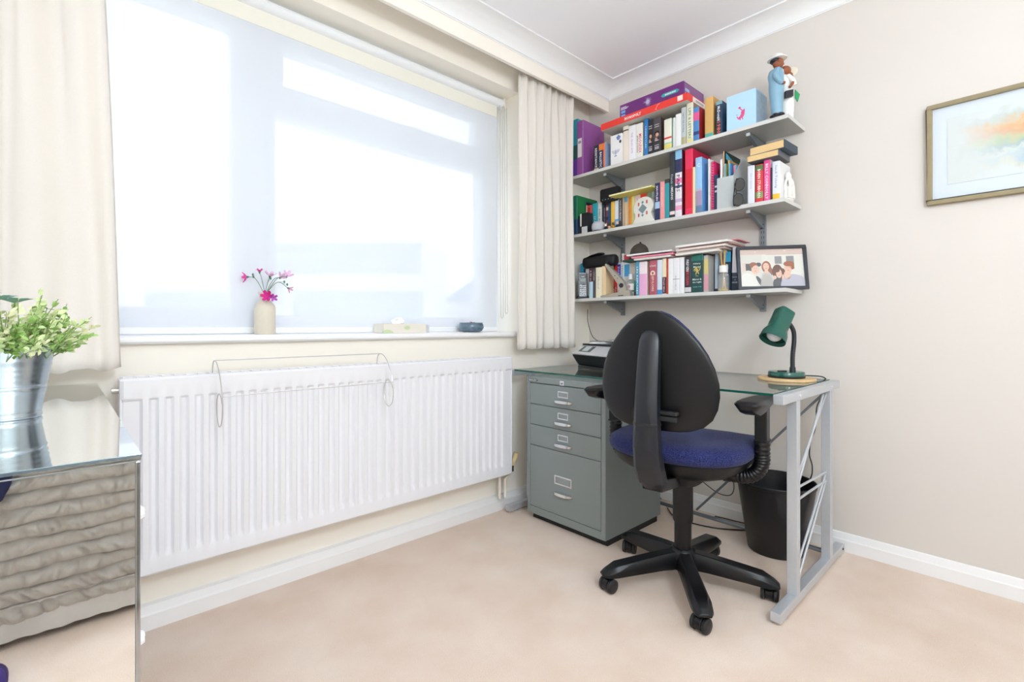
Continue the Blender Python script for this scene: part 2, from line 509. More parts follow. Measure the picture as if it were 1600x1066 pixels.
# radiator
RX0, RX1, RZ0, RZ1, RYF = -2.325, -.766, .2045, .8005, -.085
m_rad = M('EDEDF2', .32, noise=.006, scale=8, name='radiator_enamel')
ra = thing('radiator', 'long white panel radiator below the window', 'radiator', (-1.545, -.05, RZ0))
mb = MB()
pitch = .0389; ncol = int((RX1 - RX0 - .05) / pitch); x_s = (RX0 + RX1) / 2 - ncol * pitch / 2
xs = [RX0, RX0 + .008]; 
for i in range(ncol):
    for f in (0.12, .24, .32, .5, .68, .76, .88): xs.append(x_s + (i + f) * pitch)
xs += [RX1 - .008, RX1]
def rib(x):
    k = (x - x_s) / pitch
    if k < 0 or k > ncol: return 0
    f = abs((k % 1) - .5)           # 0 at rib centre
    return max(0.0, min(1.0, (.30 - f) / .10))
zs = [RZ0, RZ0 + .006, RZ0 + .045, RZ0 + .052, RZ0 + .066, RZ0 + .075, .5, RZ1 - .072, RZ1 - .068, RZ1 - .062, RZ1 - .058, RZ1 - .02, RZ1 - .006, RZ1]
mask = [0, 0, 0, .25, .9, 1, 1, 1, .9, .2, 0, 0, 0, 0]
V = []
for z, mk in zip(zs, mask):
    e = .006 if z in (RZ0, RZ1) else 0
    V.append([mb.bm.verts.new((x, RYF + e + .011 - .011 * 1 + (.010 if mk else .010) * 0 + .010 * mk * (1 - rib(x)) + (.006 if x in (RX0, RX1) else 0), z)) for x in xs])
for a, c in zip(V, V[1:]):
    for i in range(len(xs) - 1): mb.face((a[i], a[i+1], c[i+1], c[i]))
mb.build('front_panel', m_rad, ra, smooth=True, angle=25)
MB().box(RX0 + .002, RX1 - .002, RYF + .012, RYF + .018, RZ0 + .004, RZ1 - .004).build('backing_panel', m_rad, ra)
MB().box(RX0 + .01, RX1 - .01, -.012, -.005, RZ0 + .004, RZ1 - .004).build('rear_panel', m_rad, ra)
g = MB()
g.box(RX0 + .004, RX1 - .004, RYF + .008, RYF + .014, RZ1 - .006, RZ1 + .002); g.box(RX0 + .004, RX1 - .004, -.016, -.008, RZ1 - .006, RZ1 + .002)
k = 0
x = RX0 + .01
while x < RX1 - .03:
    g.box(x, x + .022, RYF + .012, -.010, RZ1 - .004, RZ1); x += .032
g.build('top_grille', m_rad, ra)
for x0 in (RX0 - .001, RX1 - .003):
    MB().box(x0, x0 + .004, RYF + .006, -.006, RZ0 + .01, RZ1 - .004).build('side_panel', m_rad, ra, bevel=.001)
MB().box(RX0 + .01, RX1 - .01, RYF + .012, -.008, RZ0 + .003, RZ0 + .006).build('bottom_grille', m_rad, ra)
MB().lathe([(.0, -.018), (.009, -.018), (.009, .0), (.0, .0)], (RX0, -.045, .765), 14, 'x').build('bleed_plug', M('CFCBC4', .3, metal=.6, noise=0), ra, smooth=True)
va = MB(); va.lathe([(.012, 0), (.012, .022), (.016, .022), (.016, .03), (0, .03)], (RX1, -.045, .235), 14, 'x')
va.tube([(RX1 + .028, -.045, .232), (RX1 + .028, -.045, .205)], .011, 12)
va.build('valve_body', M('4E463C', .35, metal=.8, noise=0), ra, smooth=True)
va = MB(); va.tube([(RX1 + .026, -.05, .238), (RX1 + .046, -.064, .30)], [.013, .0165], 14)
va.build('valve_cap', M('D9C79A', .4, noise=.05), ra, smooth=True)
MB().tube([(RX1 + .028, -.045, .215), (RX1 + .020, -.040, .19), (RX1 - .012, -.040, .17), (RX1 - .012, -.040, .078)], .0075, 10).build('pipe', M('F0E8DC', .5, noise=0), ra, smooth=True)
MB().tube([(RX1 - .04, -.030, .205), (RX1 - .04, -.030, .076)], .0075, 10).build('pipe', M('F0E8DC', .5, noise=0), ra, smooth=True)
for x in (RX0 + .2, RX1 - .2):
    MB().box(x - .02, x + .02, -.0055, YW, .3, .72).build('wall_bracket', m_rad, ra)

# airer hooked on the radiator
m_wire = M('CFCDCC', .3, metal=.7, noise=0, name='chromed_wire')
ai = thing('radiator_airer', 'thin wire clothes airer hooked over the radiator top', 'airer', (-1.785, -.085, .64))
prof = [(-.040, .785), (-.040, .815), (-.052, .838), (-.078, .843), (-.110, .830), (-.145, .792), (-.168, .745), (-.175, .695), (-.165, .655), (-.138, .637), (-.111, .650), (-.098, .688), (-.106, .724), (-.130, .741), (-.155, .732), (-.170, .712)]
for xx in (-2.083, -1.492):
    MB().tube(smooth_path([(xx, y, z) for y, z in prof], 6), .0018, 8).build('hook', m_wire, ai, smooth=True)
for (y, z) in ((-.073, .844), (-.172, .736)):
    MB().tube([(-2.083, y, z), (-1.492, y, z)], .0017, 8).build('rail', m_wire, ai, smooth=True)

# ================================================================ SILL THINGS
m_stone = M('DFD8C9', .55, noise=.05, scale=90, name='stoneware_glaze')
VX, VY = -1.895, .055
vz = thing('vase', 'cream stoneware bottle vase with narrow neck on the window sill', 'vase', (VX, VY, .926))
MB().lathe([(0, 0), (.034, 0), (.0365, .004), (.0365, .098), (.033, .108), (.022, .122), (.018, .128), (.0185, .146), (.024, .152), (.0235, .157), (.017, .155), (.015, .13), (.0, .12)], (VX, VY, .926), 32).build('body', m_stone, vz, smooth=True, angle=50)
m_stem = M('7C9A86', .6, noise=.05); m_petp = M('E64BA8', .6, noise=.15, scale=150); m_petl = M('E2B4D6', .6, noise=.12, scale=150); m_petm = M('D2228E', .6, noise=.2, scale=150); m_cal = M('56806A', .6, noise=.1)
RV = Vector((math.sin(YAW), -math.cos(YAW), 0)); NF = -FW
def petals(mb, c, r, n, ax, tilt=.5, seed=0):
    c = Vector(c); ax = Vector(ax).normalized(); u = ax.orthogonal().normalized(); v = ax.cross(u)
    for k in range(n):
        a = 2 * PI * k / n + seed
        d = (u * math.cos(a) + v * math.sin(a))
        t = ax.cross(d)
        p = [c, c + d*r*.5 + t*r*.32 + ax*r*tilt*.4, c + d*r + t*r*.24 + ax*r*tilt, c + d*r*1.05 + ax*r*tilt*1.0, c + d*r - t*r*.24 + ax*r*tilt, c + d*r*.5 - t*r*.32 + ax*r*tilt*.4]
        up = [q + ax * .0008 for q in p]
        mb.loft([p, up])
def sprig(label, dx, dz, mat, r, n, ax, lean=0.0, buds=(), bend=.35):
    base = Vector((VX, VY, .926 + .13)); top = Vector((VX, VY, .926)) + RV * dx + Vector((0, 0, dz)) + NF * lean
    mouth = Vector((VX, VY, .926 + .156)) + RV * (dx * .10) + NF * (.012 if lean > .01 else 0)
    t = thing('flower_stem', label, 'flower', tuple(base), 0, 'pink flowers in the stoneware vase')
    mid = mouth + (top - mouth) * .5 + Vector((0, 0, abs(dx) * bend))
    path = smooth_path([base, mouth, mid, top], 6)
    MB().tube(path, .0013, 6).build('stem', m_stem, t, smooth=True)
    a = Vector(RV) * ax[0] + NF * ax[1] + Vector((0, 0, ax[2]))
    mb = MB(); petals(mb, top, r, n, a, .75, dx * 9)
    f = mb.build('petals', mat, t)
    cb = MB(); an = a.normalized()
    cb.tube([top - an * .008, top + an * .002], [.0015, .005], 8); cb.build('calyx', m_cal, t, smooth=True)
    for k, (bx, bz) in enumerate(buds):
        q = Vector((VX, VY, .926)) + RV * bx + Vector((0, 0, bz)) + NF * lean
        bb = MB(); bb.ball(q, .0035, 8, 6, (1, 1, 1.5)); bb.tube([q, path[len(path) * 2 // 3]], .0006, 5); bb.build('bud', m_cal, t, smooth=True)
sprig('bright pink flower leaning furthest left in the vase', -.066, .213, m_petp, .019, 5, (-1, .3, -.1), buds=((-.045, .222), (-.043, .214)))
sprig('small pink flower standing upright at the left of the vase mouth', -.020, .232, m_petp, .013, 5, (.1, .3, 1))
sprig('wide pale lilac flower at the middle of the bunch', .018, .215, m_petl, .021, 5, (.3, .2, 1), buds=((.021, .208),))
sprig('pale pink flower to the upper right of the bunch', .058, .211, m_petl, .017, 5, (.7, .3, .6))
sprig('lilac flower furthest to the upper right', .083, .217, m_petl, .018, 5, (.6, .5, .7), bend=.25)
sprig('drooping pale flower at the lower right of the bunch', .088, .170, m_petl, .013, 5, (.8, .2, -.5), buds=((.072, .195), (.083, .185)))
sprig('deep magenta flower hanging over the vase shoulder', .026, .139, m_petm, .020, 6, (.2, 1, .1), lean=.032, bend=.1)
sprig('purple magenta flower beside the deep magenta one', .046, .134, M('B44CB6', .6, noise=.15, scale=150), .014, 5, (.6, 1, .0), lean=.03, bend=.1)

tb = thing('tissue_box', 'flat tissue box with green leaf print on the window sill', 'tissue box', (-1.32, .066, .926))
m_leafb, nt, out = nodemat('leaf_print_card')
b = nt.nodes.new('ShaderNodeBsdfPrincipled'); b.inputs['Roughness'].default_value = .6
tc = nt.nodes.new('ShaderNodeTexCoord'); vo = nt.nodes.new('ShaderNodeTexVoronoi'); vo.inputs['Scale'].default_value = 11
mp = nt.nodes.new('ShaderNodeMapping'); mp.inputs['Scale'].default_value = (1, 1.2, 1.7); mp.inputs['Rotation'].default_value = (0, .5, 0)
cr = nt.nodes.new('ShaderNodeValToRGB'); cr.color_ramp.interpolation = 'EASE'
cr.color_ramp.elements[0].position = .36; cr.color_ramp.elements[0].color = hexc('C6D8AC')
cr.color_ramp.elements[1].position = .41; cr.color_ramp.elements[1].color = hexc('EAE5DA')
nt.links.new(tc.outputs['Object'], mp.inputs[0]); nt.links.new(mp.outputs[0], vo.inputs['Vector']); nt.links.new(vo.outputs['Distance'], cr.inputs[0]); nt.links.new(cr.outputs[0], b.inputs['Base Color']); nt.links.new(b.outputs[0], out.inputs[0])
MB().box(-1.43, -1.215, .020, .112, .9262, .967).build('box', m_leafb, tb, bevel=.002)
MB().box(-1.2145, -1.186, .040, .105, .9262, .962).build('end_flap', M('C9CDD2', .6, noise=.02), tb)
ts = MB(); 
for k in range(3):
    ts.loft([[( -1.34 + .022*math.cos(2*PI*i/10) + .006*k, .066 + .012*math.sin(2*PI*i/10), .966) for i in range(10)], [(-1.335 + .03*math.cos(2*PI*i/10+k), .066 + .01*math.sin(2*PI*i/10), .978 + .006*math.sin(i*2.1+k)) for i in range(10)], [(-1.33 + .012*math.cos(2*PI*i/10+k), .066 + .004*math.sin(2*PI*i/10), .988 + .004*k) for i in range(10)]])
ts.build('tissue', M('F6F6F6', .9, noise=.01), tb, smooth=True)

bo = thing('bowl', 'small dark blue glazed bowl at the right end of the sill', 'bowl', (-.925, .055, .926))
m_glz = M('5A7286', .25, noise=.5, scale=70, coat=.5, name='speckled_blue_glaze')
MB().lathe([(0, 0), (.040, 0), (.057, .008), (.0645, .022), (.063, .036), (.059, .044), (.060, .048), (.0565, .048), (.055, .042), (.058, .03), (.045, .012), (0, .010)], (-.925, .055, .926), 32).build('bowl_body', m_glz, bo, smooth=True)
rnd = random.Random(3)
for k in range(9):
    a = rnd.uniform(0, 2*PI); r = rnd.uniform(0, .036)
    o = MB().ball((-.925 + r*math.cos(a), .055 + r*math.sin(a), .926 + .042 + rnd.uniform(0, .007)), rnd.uniform(.006, .009), 8, 6, (1, 1.2, .6)).build('polished_stone', M(rnd.choice(['C23A5A', 'E8E0D8', '8A2A48', '4A7A6A']), .25, noise=.1), None, (-.925, .055, .955), smooth=True)
    tag(o, 'small polished stone lying in the dark blue bowl', 'stone', 'stones in the blue bowl')

# ================================================================ MIRRORED CHEST, PLANT, BED
m_mir, nt, out = nodemat('mirror')
gl = nt.nodes.new('ShaderNodeBsdfGlossy'); gl.inputs[0].default_value = (.92, .945, .95, 1); gl.inputs['Roughness'].default_value = .012
nt.links.new(gl.outputs[0], out.inputs[0])
m_medge = M('6F8C96', .12, metal=.7, noise=0, name='mirror_bevel_edge')
CX1, CY0, CY1, CT = -2.374, -1.107, -.035, .790
CX0 = XL + .02
ch = thing('mirrored_chest', 'mirror clad chest of drawers under the potted plant', 'chest of drawers', (-2.6, -.57, 0))
MB().box(CX0, CX1 - .004, CY0 + .005, CY1, .05, CT - .009).build('carcass', M('C8CCCE', .4, noise=.02), ch)
MB().box(CX0, CX1, CY0 + .0005, CY1, CT - .008, CT).build('top_panel', [m_mir], ch)
MB().box(CX0, CX1 + .0006, CY0 - .0012, CY0 + .0004, CT - .0045, CT).build('front_edge', M('8FA0AA', .1, metal=.7, noise=0, name='blue_glass_edge'), ch, bevel=.0005)
MB().box(CX0, CX1 - .0062, CY0 + .001, CY0 + .005, .03, CT - .010).build('side_panel', m_mir, ch)
MB().box(CX1 - .006, CX1 - .0005, CY0 + .0012, CY0 + .005, .03, CT - .010).build('corner_strip', M('B9BEC2', .08, metal=1.0, noise=0, name='bevelled_mirror_strip'), ch, bevel=.001)
MB().box(CX0 + .02, CX1 - .02, CY0 + .02, CY1 - .02, 0, .05).build('plinth', M('55585A', .4, noise=0), ch)
m_cry = M('EDEFF4', .06, spec=.8, noise=0, coat=1.0, name='crystal_knob')
for k in range(4):
    z0 = (.060, .1705, .3675, .5645)[k]
    dr = MB().box(CX1 - .003, CX1, CY0 + .012, CY1 - .012, z0, z0 + (.106 if k == 0 else .193)).build('drawer_front', m_mir, ch, bevel=.001)
    for yy in (CY0 + .17, CY1 - .17) if k else ():
        kb = MB(); kb.lathe([(.0, 0), (.004, 0), (.004, .006), (.010, .009), (.012, .014), (.009, .020), (0, .022)], (CX1, yy, z0 + .0965), 10, 'x')
        kb.build('knob', m_cry, dr)

# potted plant
PX, PYc = -2.523, -.640
pl = thing('potted_plant', 'leafy artificial plant in a ribbed zinc bucket on the mirrored chest', 'plant', (PX, PYc, CT))
m_zinc = M('AEBAC3', .25, metal=.95, noise=.05, scale=30, name='zinc')
prof = [(0, .0), (.046, .0), (.0475, .003), (.0475, .006), (.046, .009)]
for i in range(1, 24):
    t = i / 24; r = .046 + .0185 * t
    if .36 < t < .80: r += .0013 * math.sin((t - .36) / .44 * 2 * PI * 5)
    prof.append((r, .009 + .115 * t))
prof += [(.0655, .125), (.068, .126), (.068, .129), (.0655, .130), (.0635, .127), (.058, .09), (0, .088)]
MB().lathe(prof, (PX, PYc, CT + .0004), 40).build('bucket', m_zinc, pl, smooth=True, angle=40)
rnd = random.Random(11)
stems = MB(); lf = [MB(), MB(), MB(), MB()]
def leaf(mb, p, d, n, L, W):
    d = d.normalized(); s = d.cross(n)
    if s.length < 1e-4: s = d.orthogonal()
    s.normalize(); n = s.cross(d)
    pts = [p, p + d*L*.35 + s*W*.5 + n*L*.06, p + d*L*.7 + s*W*.45 + n*L*.04, p + d*L - n*L*.08, p + d*L*.7 - s*W*.45 + n*L*.04, p + d*L*.35 - s*W*.5 + n*L*.06]
    c1 = mb.bm.verts.new(p + d*L*.5 - n*L*.03)
    v = [mb.bm.verts.new(q) for q in pts]
    for i in range(6): mb.face((c1, v[i], v[(i+1) % 6]))
for k in range(165):
    a = rnd.uniform(0, 2*PI); r0 = rnd.uniform(0, .056); el = rnd.uniform(.15, 1.35)
    base = Vector((PX + r0*math.cos(a), PYc + r0*math.sin(a), CT + .10))
    L = rnd.uniform(.045, .095) * (1.15 if el > .9 else 1)
    a2 = a + rnd.uniform(-.5, .5)
    d = Vector((math.cos(a2)*math.cos(el), math.sin(a2)*math.cos(el), math.sin(el)))
    p0 = base + Vector((math.cos(a), math.sin(a), 0)) * .008
    tip = p0 + d * L + Vector((0, 0, .022))
    stems.tube([base, (p0 + tip) / 2 + Vector((0, 0, .006)), tip], [.0012, .0009, .0006], 5)
    g = 0 if rnd.random() < .42 else (1 if rnd.random() < .62 else 2)
    for j in range(rnd.randint(9, 14)):
        t = rnd.uniform(.35, 1.0); q = p0 + (tip - p0) * t
        dd = Vector((rnd.gauss(0, 1), rnd.gauss(0, 1), rnd.gauss(.4, .8))) + d * .9
        leaf(lf[g], q, dd, Vector((rnd.gauss(0, 1), rnd.gauss(0, 1), 1.2)), rnd.uniform(.009, .016), rnd.uniform(.006, .011))
for k in range(3):
    a = -1.9 + k * 1.1
    q = Vector((PX - .03 + .02 * k, PYc - .02 + .012 * k, CT + .215 - .004 * k))
    stems.tube([Vector((PX, PYc, CT + .12)), q], [.0012, .0008], 5)
    for j in range(7):
        aa = 2 * PI * j / 7 + k
        leaf(lf[3], q, Vector((math.cos(aa), math.sin(aa), .45)), Vector((0, 0, 1)), .028, .014)
stems.build('stems', M('7F9B54', .6, noise=.1), pl, smooth=True)
nm = [('leaves', '9CBF6C'), ('leaves', 'CFDFA4'), ('leaves', 'E6E8BE'), ('leaves', 'A6D2CC')]
lb = ['fresh green leaves', 'yellow green leaves', 'pale cream leaves', 'blue green rosette leaves']
for i, (n_, c_) in enumerate(nm):
    mm = M(c_, .55, noise=.18, scale=120)
    o = lf[i].build(n_, mm, pl); o['label'] = lb[i]; o['kind'] = 'stuff'

# bed behind the camera, seen in the mirrored side of the chest
bd = thing('bed', 'single bed with ruched silver grey cover reflected in the mirrored chest', 'bed', (-1.9, -2.85, 0))
BX0, BX1, BYF, BYB = XL + .03, -.85, -2.372, -3.42
MB().box(BX0 + .01, BX1 - .01, BYF - .03, BYB, .05, .34).build('base', M('D9D5CD', .8, noise=.03), bd, bevel=.01)
MB().box(BX0 + .01, BX1 - .01, BYF - .03, BYB, .34, .57).build('mattress', M('EDEAE4', .9, noise=.02), bd, bevel=.03, seg=3)
for xx in (BX0 + .1, BX1 - .1):
    for yy in (BYF - .1, BYB + .08): MB().lathe([(0, 0), (.025, 0), (.025, .05), (0, .05)], (xx, yy, 0), 12).build('foot', M('3A3532', .5, noise=0), bd)
m_val = M('DDDAD6', .85, noise=.06, scale=40, name='pale_valance')
vl = MB(); NXv = 120; A = []; Bv = []
for i in range(NXv + 1):
    x = BX0 + (BX1 - BX0) * i / NXv; dy = .004 * math.sin(i * 1.7) + .003 * math.sin(i * .63)
    A.append(vl.bm.verts.new((x, BYF - .012 + dy, .02))); Bv.append(vl.bm.verts.new((x, BYF - .015 + dy * .3, .12)))
for i in range(NXv): vl.face((A[i], A[i+1], Bv[i+1], Bv[i]))
vl.build('valance', m_val, bd, smooth=True, angle=180)
m_ruch, nt, out = nodemat('ruched_silver_cloth')
b = nt.nodes.new('ShaderNodeBsdfPrincipled'); b.inputs['Base Color'].default_value = hexc('BDB7AF'); b.inputs['Roughness'].default_value = .42; b.inputs['Sheen Weight'].default_value = .3
tc = nt.nodes.new('ShaderNodeTexCoord'); nz = nt.nodes.new('ShaderNodeTexNoise'); nz.inputs['Scale'].default_value = 26; nz.inputs['Detail'].default_value = 5; nz.inputs['Distortion'].default_value = 1.4
mp = nt.nodes.new('ShaderNodeMapping'); mp.inputs['Scale'].default_value = (1.6, 1, 1.2)
bp = nt.nodes.new('ShaderNodeBump'); bp.inputs['Strength'].default_value = .6; bp.inputs['Distance'].default_value = .006
nt.links.new(tc.outputs['Object'], mp.inputs[0]); nt.links.new(mp.outputs[0], nz.inputs['Vector']); nt.links.new(nz.outputs['Fac'], bp.inputs['Height']); nt.links.new(bp.outputs[0], b.inputs['Normal']); nt.links.new(b.outputs[0], out.inputs[0])
cv = MB(); rows = 11; SUB = 10; NZ = rows * SUB; NXc = 420; V = []
rnd = random.Random(5)
def vnoise(seed):
    g = [random.Random(seed * 977 + k * 31).random() for k in range(400)]
    def f(x):
        i = int(math.floor(x)); t = x - i; t = t * t * (3 - 2 * t)
        return g[i % 400] * (1 - t) + g[(i + 1) % 400] * t
    return f
rn = [(vnoise(r * 3 + 1), vnoise(r * 3 + 2), vnoise(r * 3 + 3)) for r in range(rows + 1)]
for j in range(NZ + 1):
    z = .07 + (.60 - .07) * j / NZ
    r = min(rows - 1, j // SUB); f = j / SUB - r
    puff = math.sin(PI * min(1, max(0, f))) ** .55
    row = []
    for i in range(NXc + 1):
        x = BX0 + (BX1 - BX0) * i / NXc; u = x - BX0
        a_, b_, c_ = rn[r]
        sk = (f - .5) * (b_(u * 9) - .5) * 3.2
        w1 = abs(a_(u * 22 + sk) * 2 - 1); w2 = abs(b_(u * 52 + 1.6 * sk + 3) * 2 - 1); w3 = c_(u * 90 + 2 * f)
        y = BYF + puff * (.006 + .018 * w1 + .017 * w2 + .004 * w3)
        row.append(cv.bm.verts.new((x, y - .022, z + .010 * (c_(u * 11) - .5) + .004 * (a_(u * 27) - .5) * (1 if 0 < j < NZ else 0))))
    V.append(row)
V.append([cv.bm.verts.new((v.co.x, BYF - .10, .612)) for v in V[-1]])
V.append([cv.bm.verts.new((v.co.x, BYB + .02, .612)) for v in V[-2]])
for a_, c_ in zip(V, V[1:]):
    for i in range(NXc): cv.face((a_[i], a_[i+1], c_[i+1], c_[i]))
cv.build('ruched_cover', m_ruch, bd, smooth=True, angle=180)
th_ = MB()  # added cloth, in place of a dark shape reflected from near the camera
prof_ = [(-2.56, .600), (-2.552, .56), (-2.556, .50), (-2.575, .455), (-2.61, .430), (-2.66, .425), (-2.71, .44), (-2.74, .48), (-2.75, .56), (-2.75, .600)]
th_.prism([(x, BYF + .028, z) for x, z in prof_], (0, .014, 0))
th_.box(-2.75, -2.56, BYF - .30, BYF + .042, .622, .640)
th_.box(-2.75, -2.56, BYF + .028, BYF + .042, .598, .640)
tag(th_.build('stand_in_cloth', M('23254A', .9, noise=.1), None, (-2.65, BYF, .62), bevel=.004), 'dark navy cloth added over the bed edge to stand in for a dark reflection', 'stand_in_cloth')
sl_ = thing('slipper', 'purple slipper on the carpet in front of the bed', 'slipper', (-2.60, -2.19, 0))
MB().loft([ring2(-2.60, -2.19, z, .045 * s_, .10 * s_, 28, 2.4) for z, s_ in ((0, .96), (.006, 1), (.014, 1), (.018, .96))]).build('sole', M('3A2A5A', .8, noise=.05), sl_, smooth=True)
MB().loft([ring2(-2.60, -2.155, z, .043 * s_, .062 * s_, 28, 2.4) for z, s_ in ((.017, 1.0), (.035, .98), (.052, .8), (.060, .4))]).build('upper', M('3E2A7A', .9, noise=.08), sl_, smooth=True)

# unseen globe lamp, added behind the camera to fill the room with light
PLX, PLY, PLZ = -2.05, -2.55, 1.80
cl = thing('fill_lamp', 'added white globe behind the camera, unseen fill light for the room', 'fill light', (PLX, PLY, HC))
MB().lathe([(0, 0), (.05, 0), (.045, -.02), (.01, -.03), (0, -.03)], (PLX, PLY, HC), 24).build('fill_lamp_rose', M('F2F2F2', .4, noise=0), cl, smooth=True)
MB().tube([(PLX, PLY, HC - .03), (PLX, PLY, PLZ + .19)], .003, 8).build('flex', M('EFEFEF', .5, noise=0), cl)
m_fill, nt, out = nodemat('fill_lamp_glow')
em = nt.nodes.new('ShaderNodeEmission'); em.inputs[0].default_value = (.80, .92, 1.03, 1); em.inputs[1].default_value = FILL_STRENGTH
nt.links.new(em.outputs[0], out.inputs[0])
MB().ball((PLX, PLY, PLZ), .19, 24, 14).build('fill_globe', m_fill, cl, smooth=True)

# ================================================================ FILING CABINET
m_cab = M('858E8E', .42, noise=.015, scale=40, name='grey_green_enamel')
m_chr = M('E4E5E8', .22, metal=1.0, noise=0, name='chrome')
m_blk = M('1B1C1F', .45, noise=.04, name='black_plastic')
FX, BXc, CYL, CYR = -.742, -.298, -.166, -.642
fc = thing('filing_cabinet', 'grey green metal filing cabinet with four drawers under the glass desk', 'filing cabinet', (-.52, -.404, 0))
MB().box(FX + .02, BXc, CYL, CYR, .034, .690).build('body', m_cab, fc)
MB().box(FX, BXc, CYL, CYR, .678, .708).build('top', m_cab, fc, bevel=.004)
MB().box(FX + .03, BXc - .01, CYL - .012, CYR + .012, 0, .036).build('plinth', m_blk, fc)
fr = MB(); fr.box(FX, FX + .022, CYL, CYL - .019, .034, .679); fr.box(FX, FX + .022, CYR + .023, CYR, .034, .679); fr.box(FX, FX + .022, CYL - .019, CYR + .023, .034, .069)
fr.build('front_frame', m_cab, fc, bevel=.002)
yL, yR, ym = CYL - .0205, CYR + .0245, -.402
def cab_handle(d, zc, half):
    h = MB(); rings = []
    for k in range(13):
        s = -1 + 2 * k / 12; w = math.sqrt(max(0, 1 - s * s)) ** .8
        y = ym + s * half
        rings.append([(FX - .001 - .020 * w, y, zc + .003 + .006 * w), (FX - .001, y, zc + .002 + .010 * w), (FX - .001, y, zc - .004), (FX - .014 * w - .001, y, zc - .007 * w - .001), (FX - .022 * w - .001, y, zc - .004 * w)])
    h.loft(rings); return h.build('handle', m_chr, d, smooth=True, angle=60)
def cab_label(d, zc, w, hh):
    l = MB(); t = .0055
    l.box(FX - .003, FX, ym - w, ym + w, zc + hh - t, zc + hh); l.box(FX - .003, FX, ym - w, ym + w, zc - hh, zc - hh + t)
    l.box(FX - .003, FX, ym - w, ym - w + t, zc - hh + t, zc + hh - t); l.box(FX - .003, FX, ym + w - t, ym + w, zc - hh + t, zc + hh - t)
    f = l.build('label_holder', m_chr, d, bevel=.0008)
    MB().box(FX - .001, FX, ym - w + t, ym + w - t, zc - hh + t, zc + hh - t).build('card', M('8E9596', .5, noise=0), f)
for (z0, z1, kind) in ((.5745, .6755, 0), (.4735, .5725, 0), (.3715, .4715, 0), (.071, .3695, 1)):
    d = MB().box(FX - .0005, FX + .02, yL, yR, z0 + .0005, z1 - .0005).build('drawer', m_cab, fc, bevel=.0015)
    if kind: cab_label(d, .2345, .052, .021); cab_handle(d, .171, .055)
    else: cab_label(d, z0 + .0625, .032, .0155); cab_handle(d, z0 + .027, .055)
MB().box(FX - .002, FX, -.382, -.409, .679, .7015).build('lock_plate', m_chr, fc, bevel=.002)
MB().lathe([(0, 0), (.004, 0), (.004, -.003), (0, -.003)], (FX - .002, -.3955, .689), 12, 'x').build('lock_barrel', M('8A8D90', .3, metal=.8, noise=0), fc)
bgd = MB().prism([(FX, -.176, .685), (FX, -.232, .685), (FX, -.240, .691), (FX, -.232, .697), (FX, -.176, .697)], (-.0012, 0, 0)).build('badge', M('4A5254', .4, noise=0), fc)
lettering(fc, 'BISLEY', 'E8EAEC', (FX - .0015, -.206, .691), (0, -1, 0), (0, 0, 1), .052, .0075, 'badge_lettering')

# ================================================================ DESK
m_alu = M('C8CCD2', .35, metal=.45, noise=.03, scale=120, name='silver_paint')
m_glass = thin_glass('desk_glass', (.955, .985, .975, 1), 1.0)
m_gedge, nt, out = nodemat('green_glass_edge')
b = nt.nodes.new('ShaderNodeBsdfPrincipled'); b.inputs['Base Color'].default_value = (.012, .10, .075, 1); b.inputs['Roughness'].default_value = .08
nt.links.new(b.outputs[0], out.inputs[0])
DX0, DX1, DYL, DYR = -.756, -.108, -.078, -1.314
dk = thing('desk', 'glass topped desk with silver tube frame in the corner', 'desk', (-.42, -.70, 0))
gt = MB()
gt.box(DX0 + .006, DX1 - .004, DYL, DYR + .002, .7275, .7355)
gt.bm.faces.ensure_lookup_table()
for f in gt.bm.faces:
    zs_ = [v.co.z for v in f.verts]
    f.material_index = 0 if max(zs_) - min(zs_) < .001 else 1
gt.build('glass_top', [m_glass, m_gedge], dk)
def side_frame(y0, y1, fx0, far):
    bm_ = MB(); bm_.box(DX0, DX1, y0, y1, .702, .7335); bm_.build('top_beam', m_alu, dk, bevel=.002)
    ft = MB(); ft.box(fx0, -.037, y0, y1, .012, .042); ft.build('foot_bar', m_alu, dk, bevel=.002)
    for xx in (-.612, -.222):
        MB().box(xx - .017, xx + .017, y0, y1, .042, .702).build('leg', m_alu, dk, bevel=.0015)
    for xx in (-.72, -.08):
        MB().lathe([(0, 0), (.013, 0), (.013, .006), (.005, .008), (.005, .0125), (0, .0125)], (xx, (y0 + y1) / 2, 0), 14).build('glide', m_alu, dk, smooth=True)
side_frame(DYR, DYR - .032, -.782, 1)
side_frame(-.044, -.076, -.782, 0)
yr = DYR - .016
for (xs_, zs1, xe, ze) in ((-.235, .690, -.598, .415), (-.275, .690, -.598, .372), (-.598, .395, -.238, .380), (-.598, .352, -.238, .347), (-.245, .372, -.598, .105), (-.240, .345, -.598, .048)):
    MB().tube([(xs_, yr, zs1), (xe, yr, ze)], .0042, 8).build('brace_rod', m_alu, dk, smooth=True)
m_alud = M('7F858C', .4, metal=.7, noise=.03)
MB().tube([(-.222, -1.316, .685), (-.222, -.790, .078)], .005, 8).build('tension_rod', m_alud, dk, smooth=True)
MB().tube([(-.222, -.076, .685), (-.222, -.602, .078)], .005, 8).build('tension_rod', m_alud, dk, smooth=True)
MB().tube([(-.222, -.05, .060), (-.222, -1.33, .060)], .009, 10).build('lower_rail', m_alud, dk, smooth=True)
for xx in (-.6, -.23):
    MB().lathe([(0, 0), (.005, 0), (.005, -.003), (0, -.003)], (xx, DYR - .032, .718), 12, 'y').build('screw_cap', M('E4E6E8', .3, metal=.6, noise=0), dk)
MB().lathe([(0, 0), (.004, 0), (.004, -.003), (0, -.003)], (-.06, DYR - .032, .027), 12, 'y').build('screw_cap', M('4A4E52', .3, metal=.6, noise=0), dk)

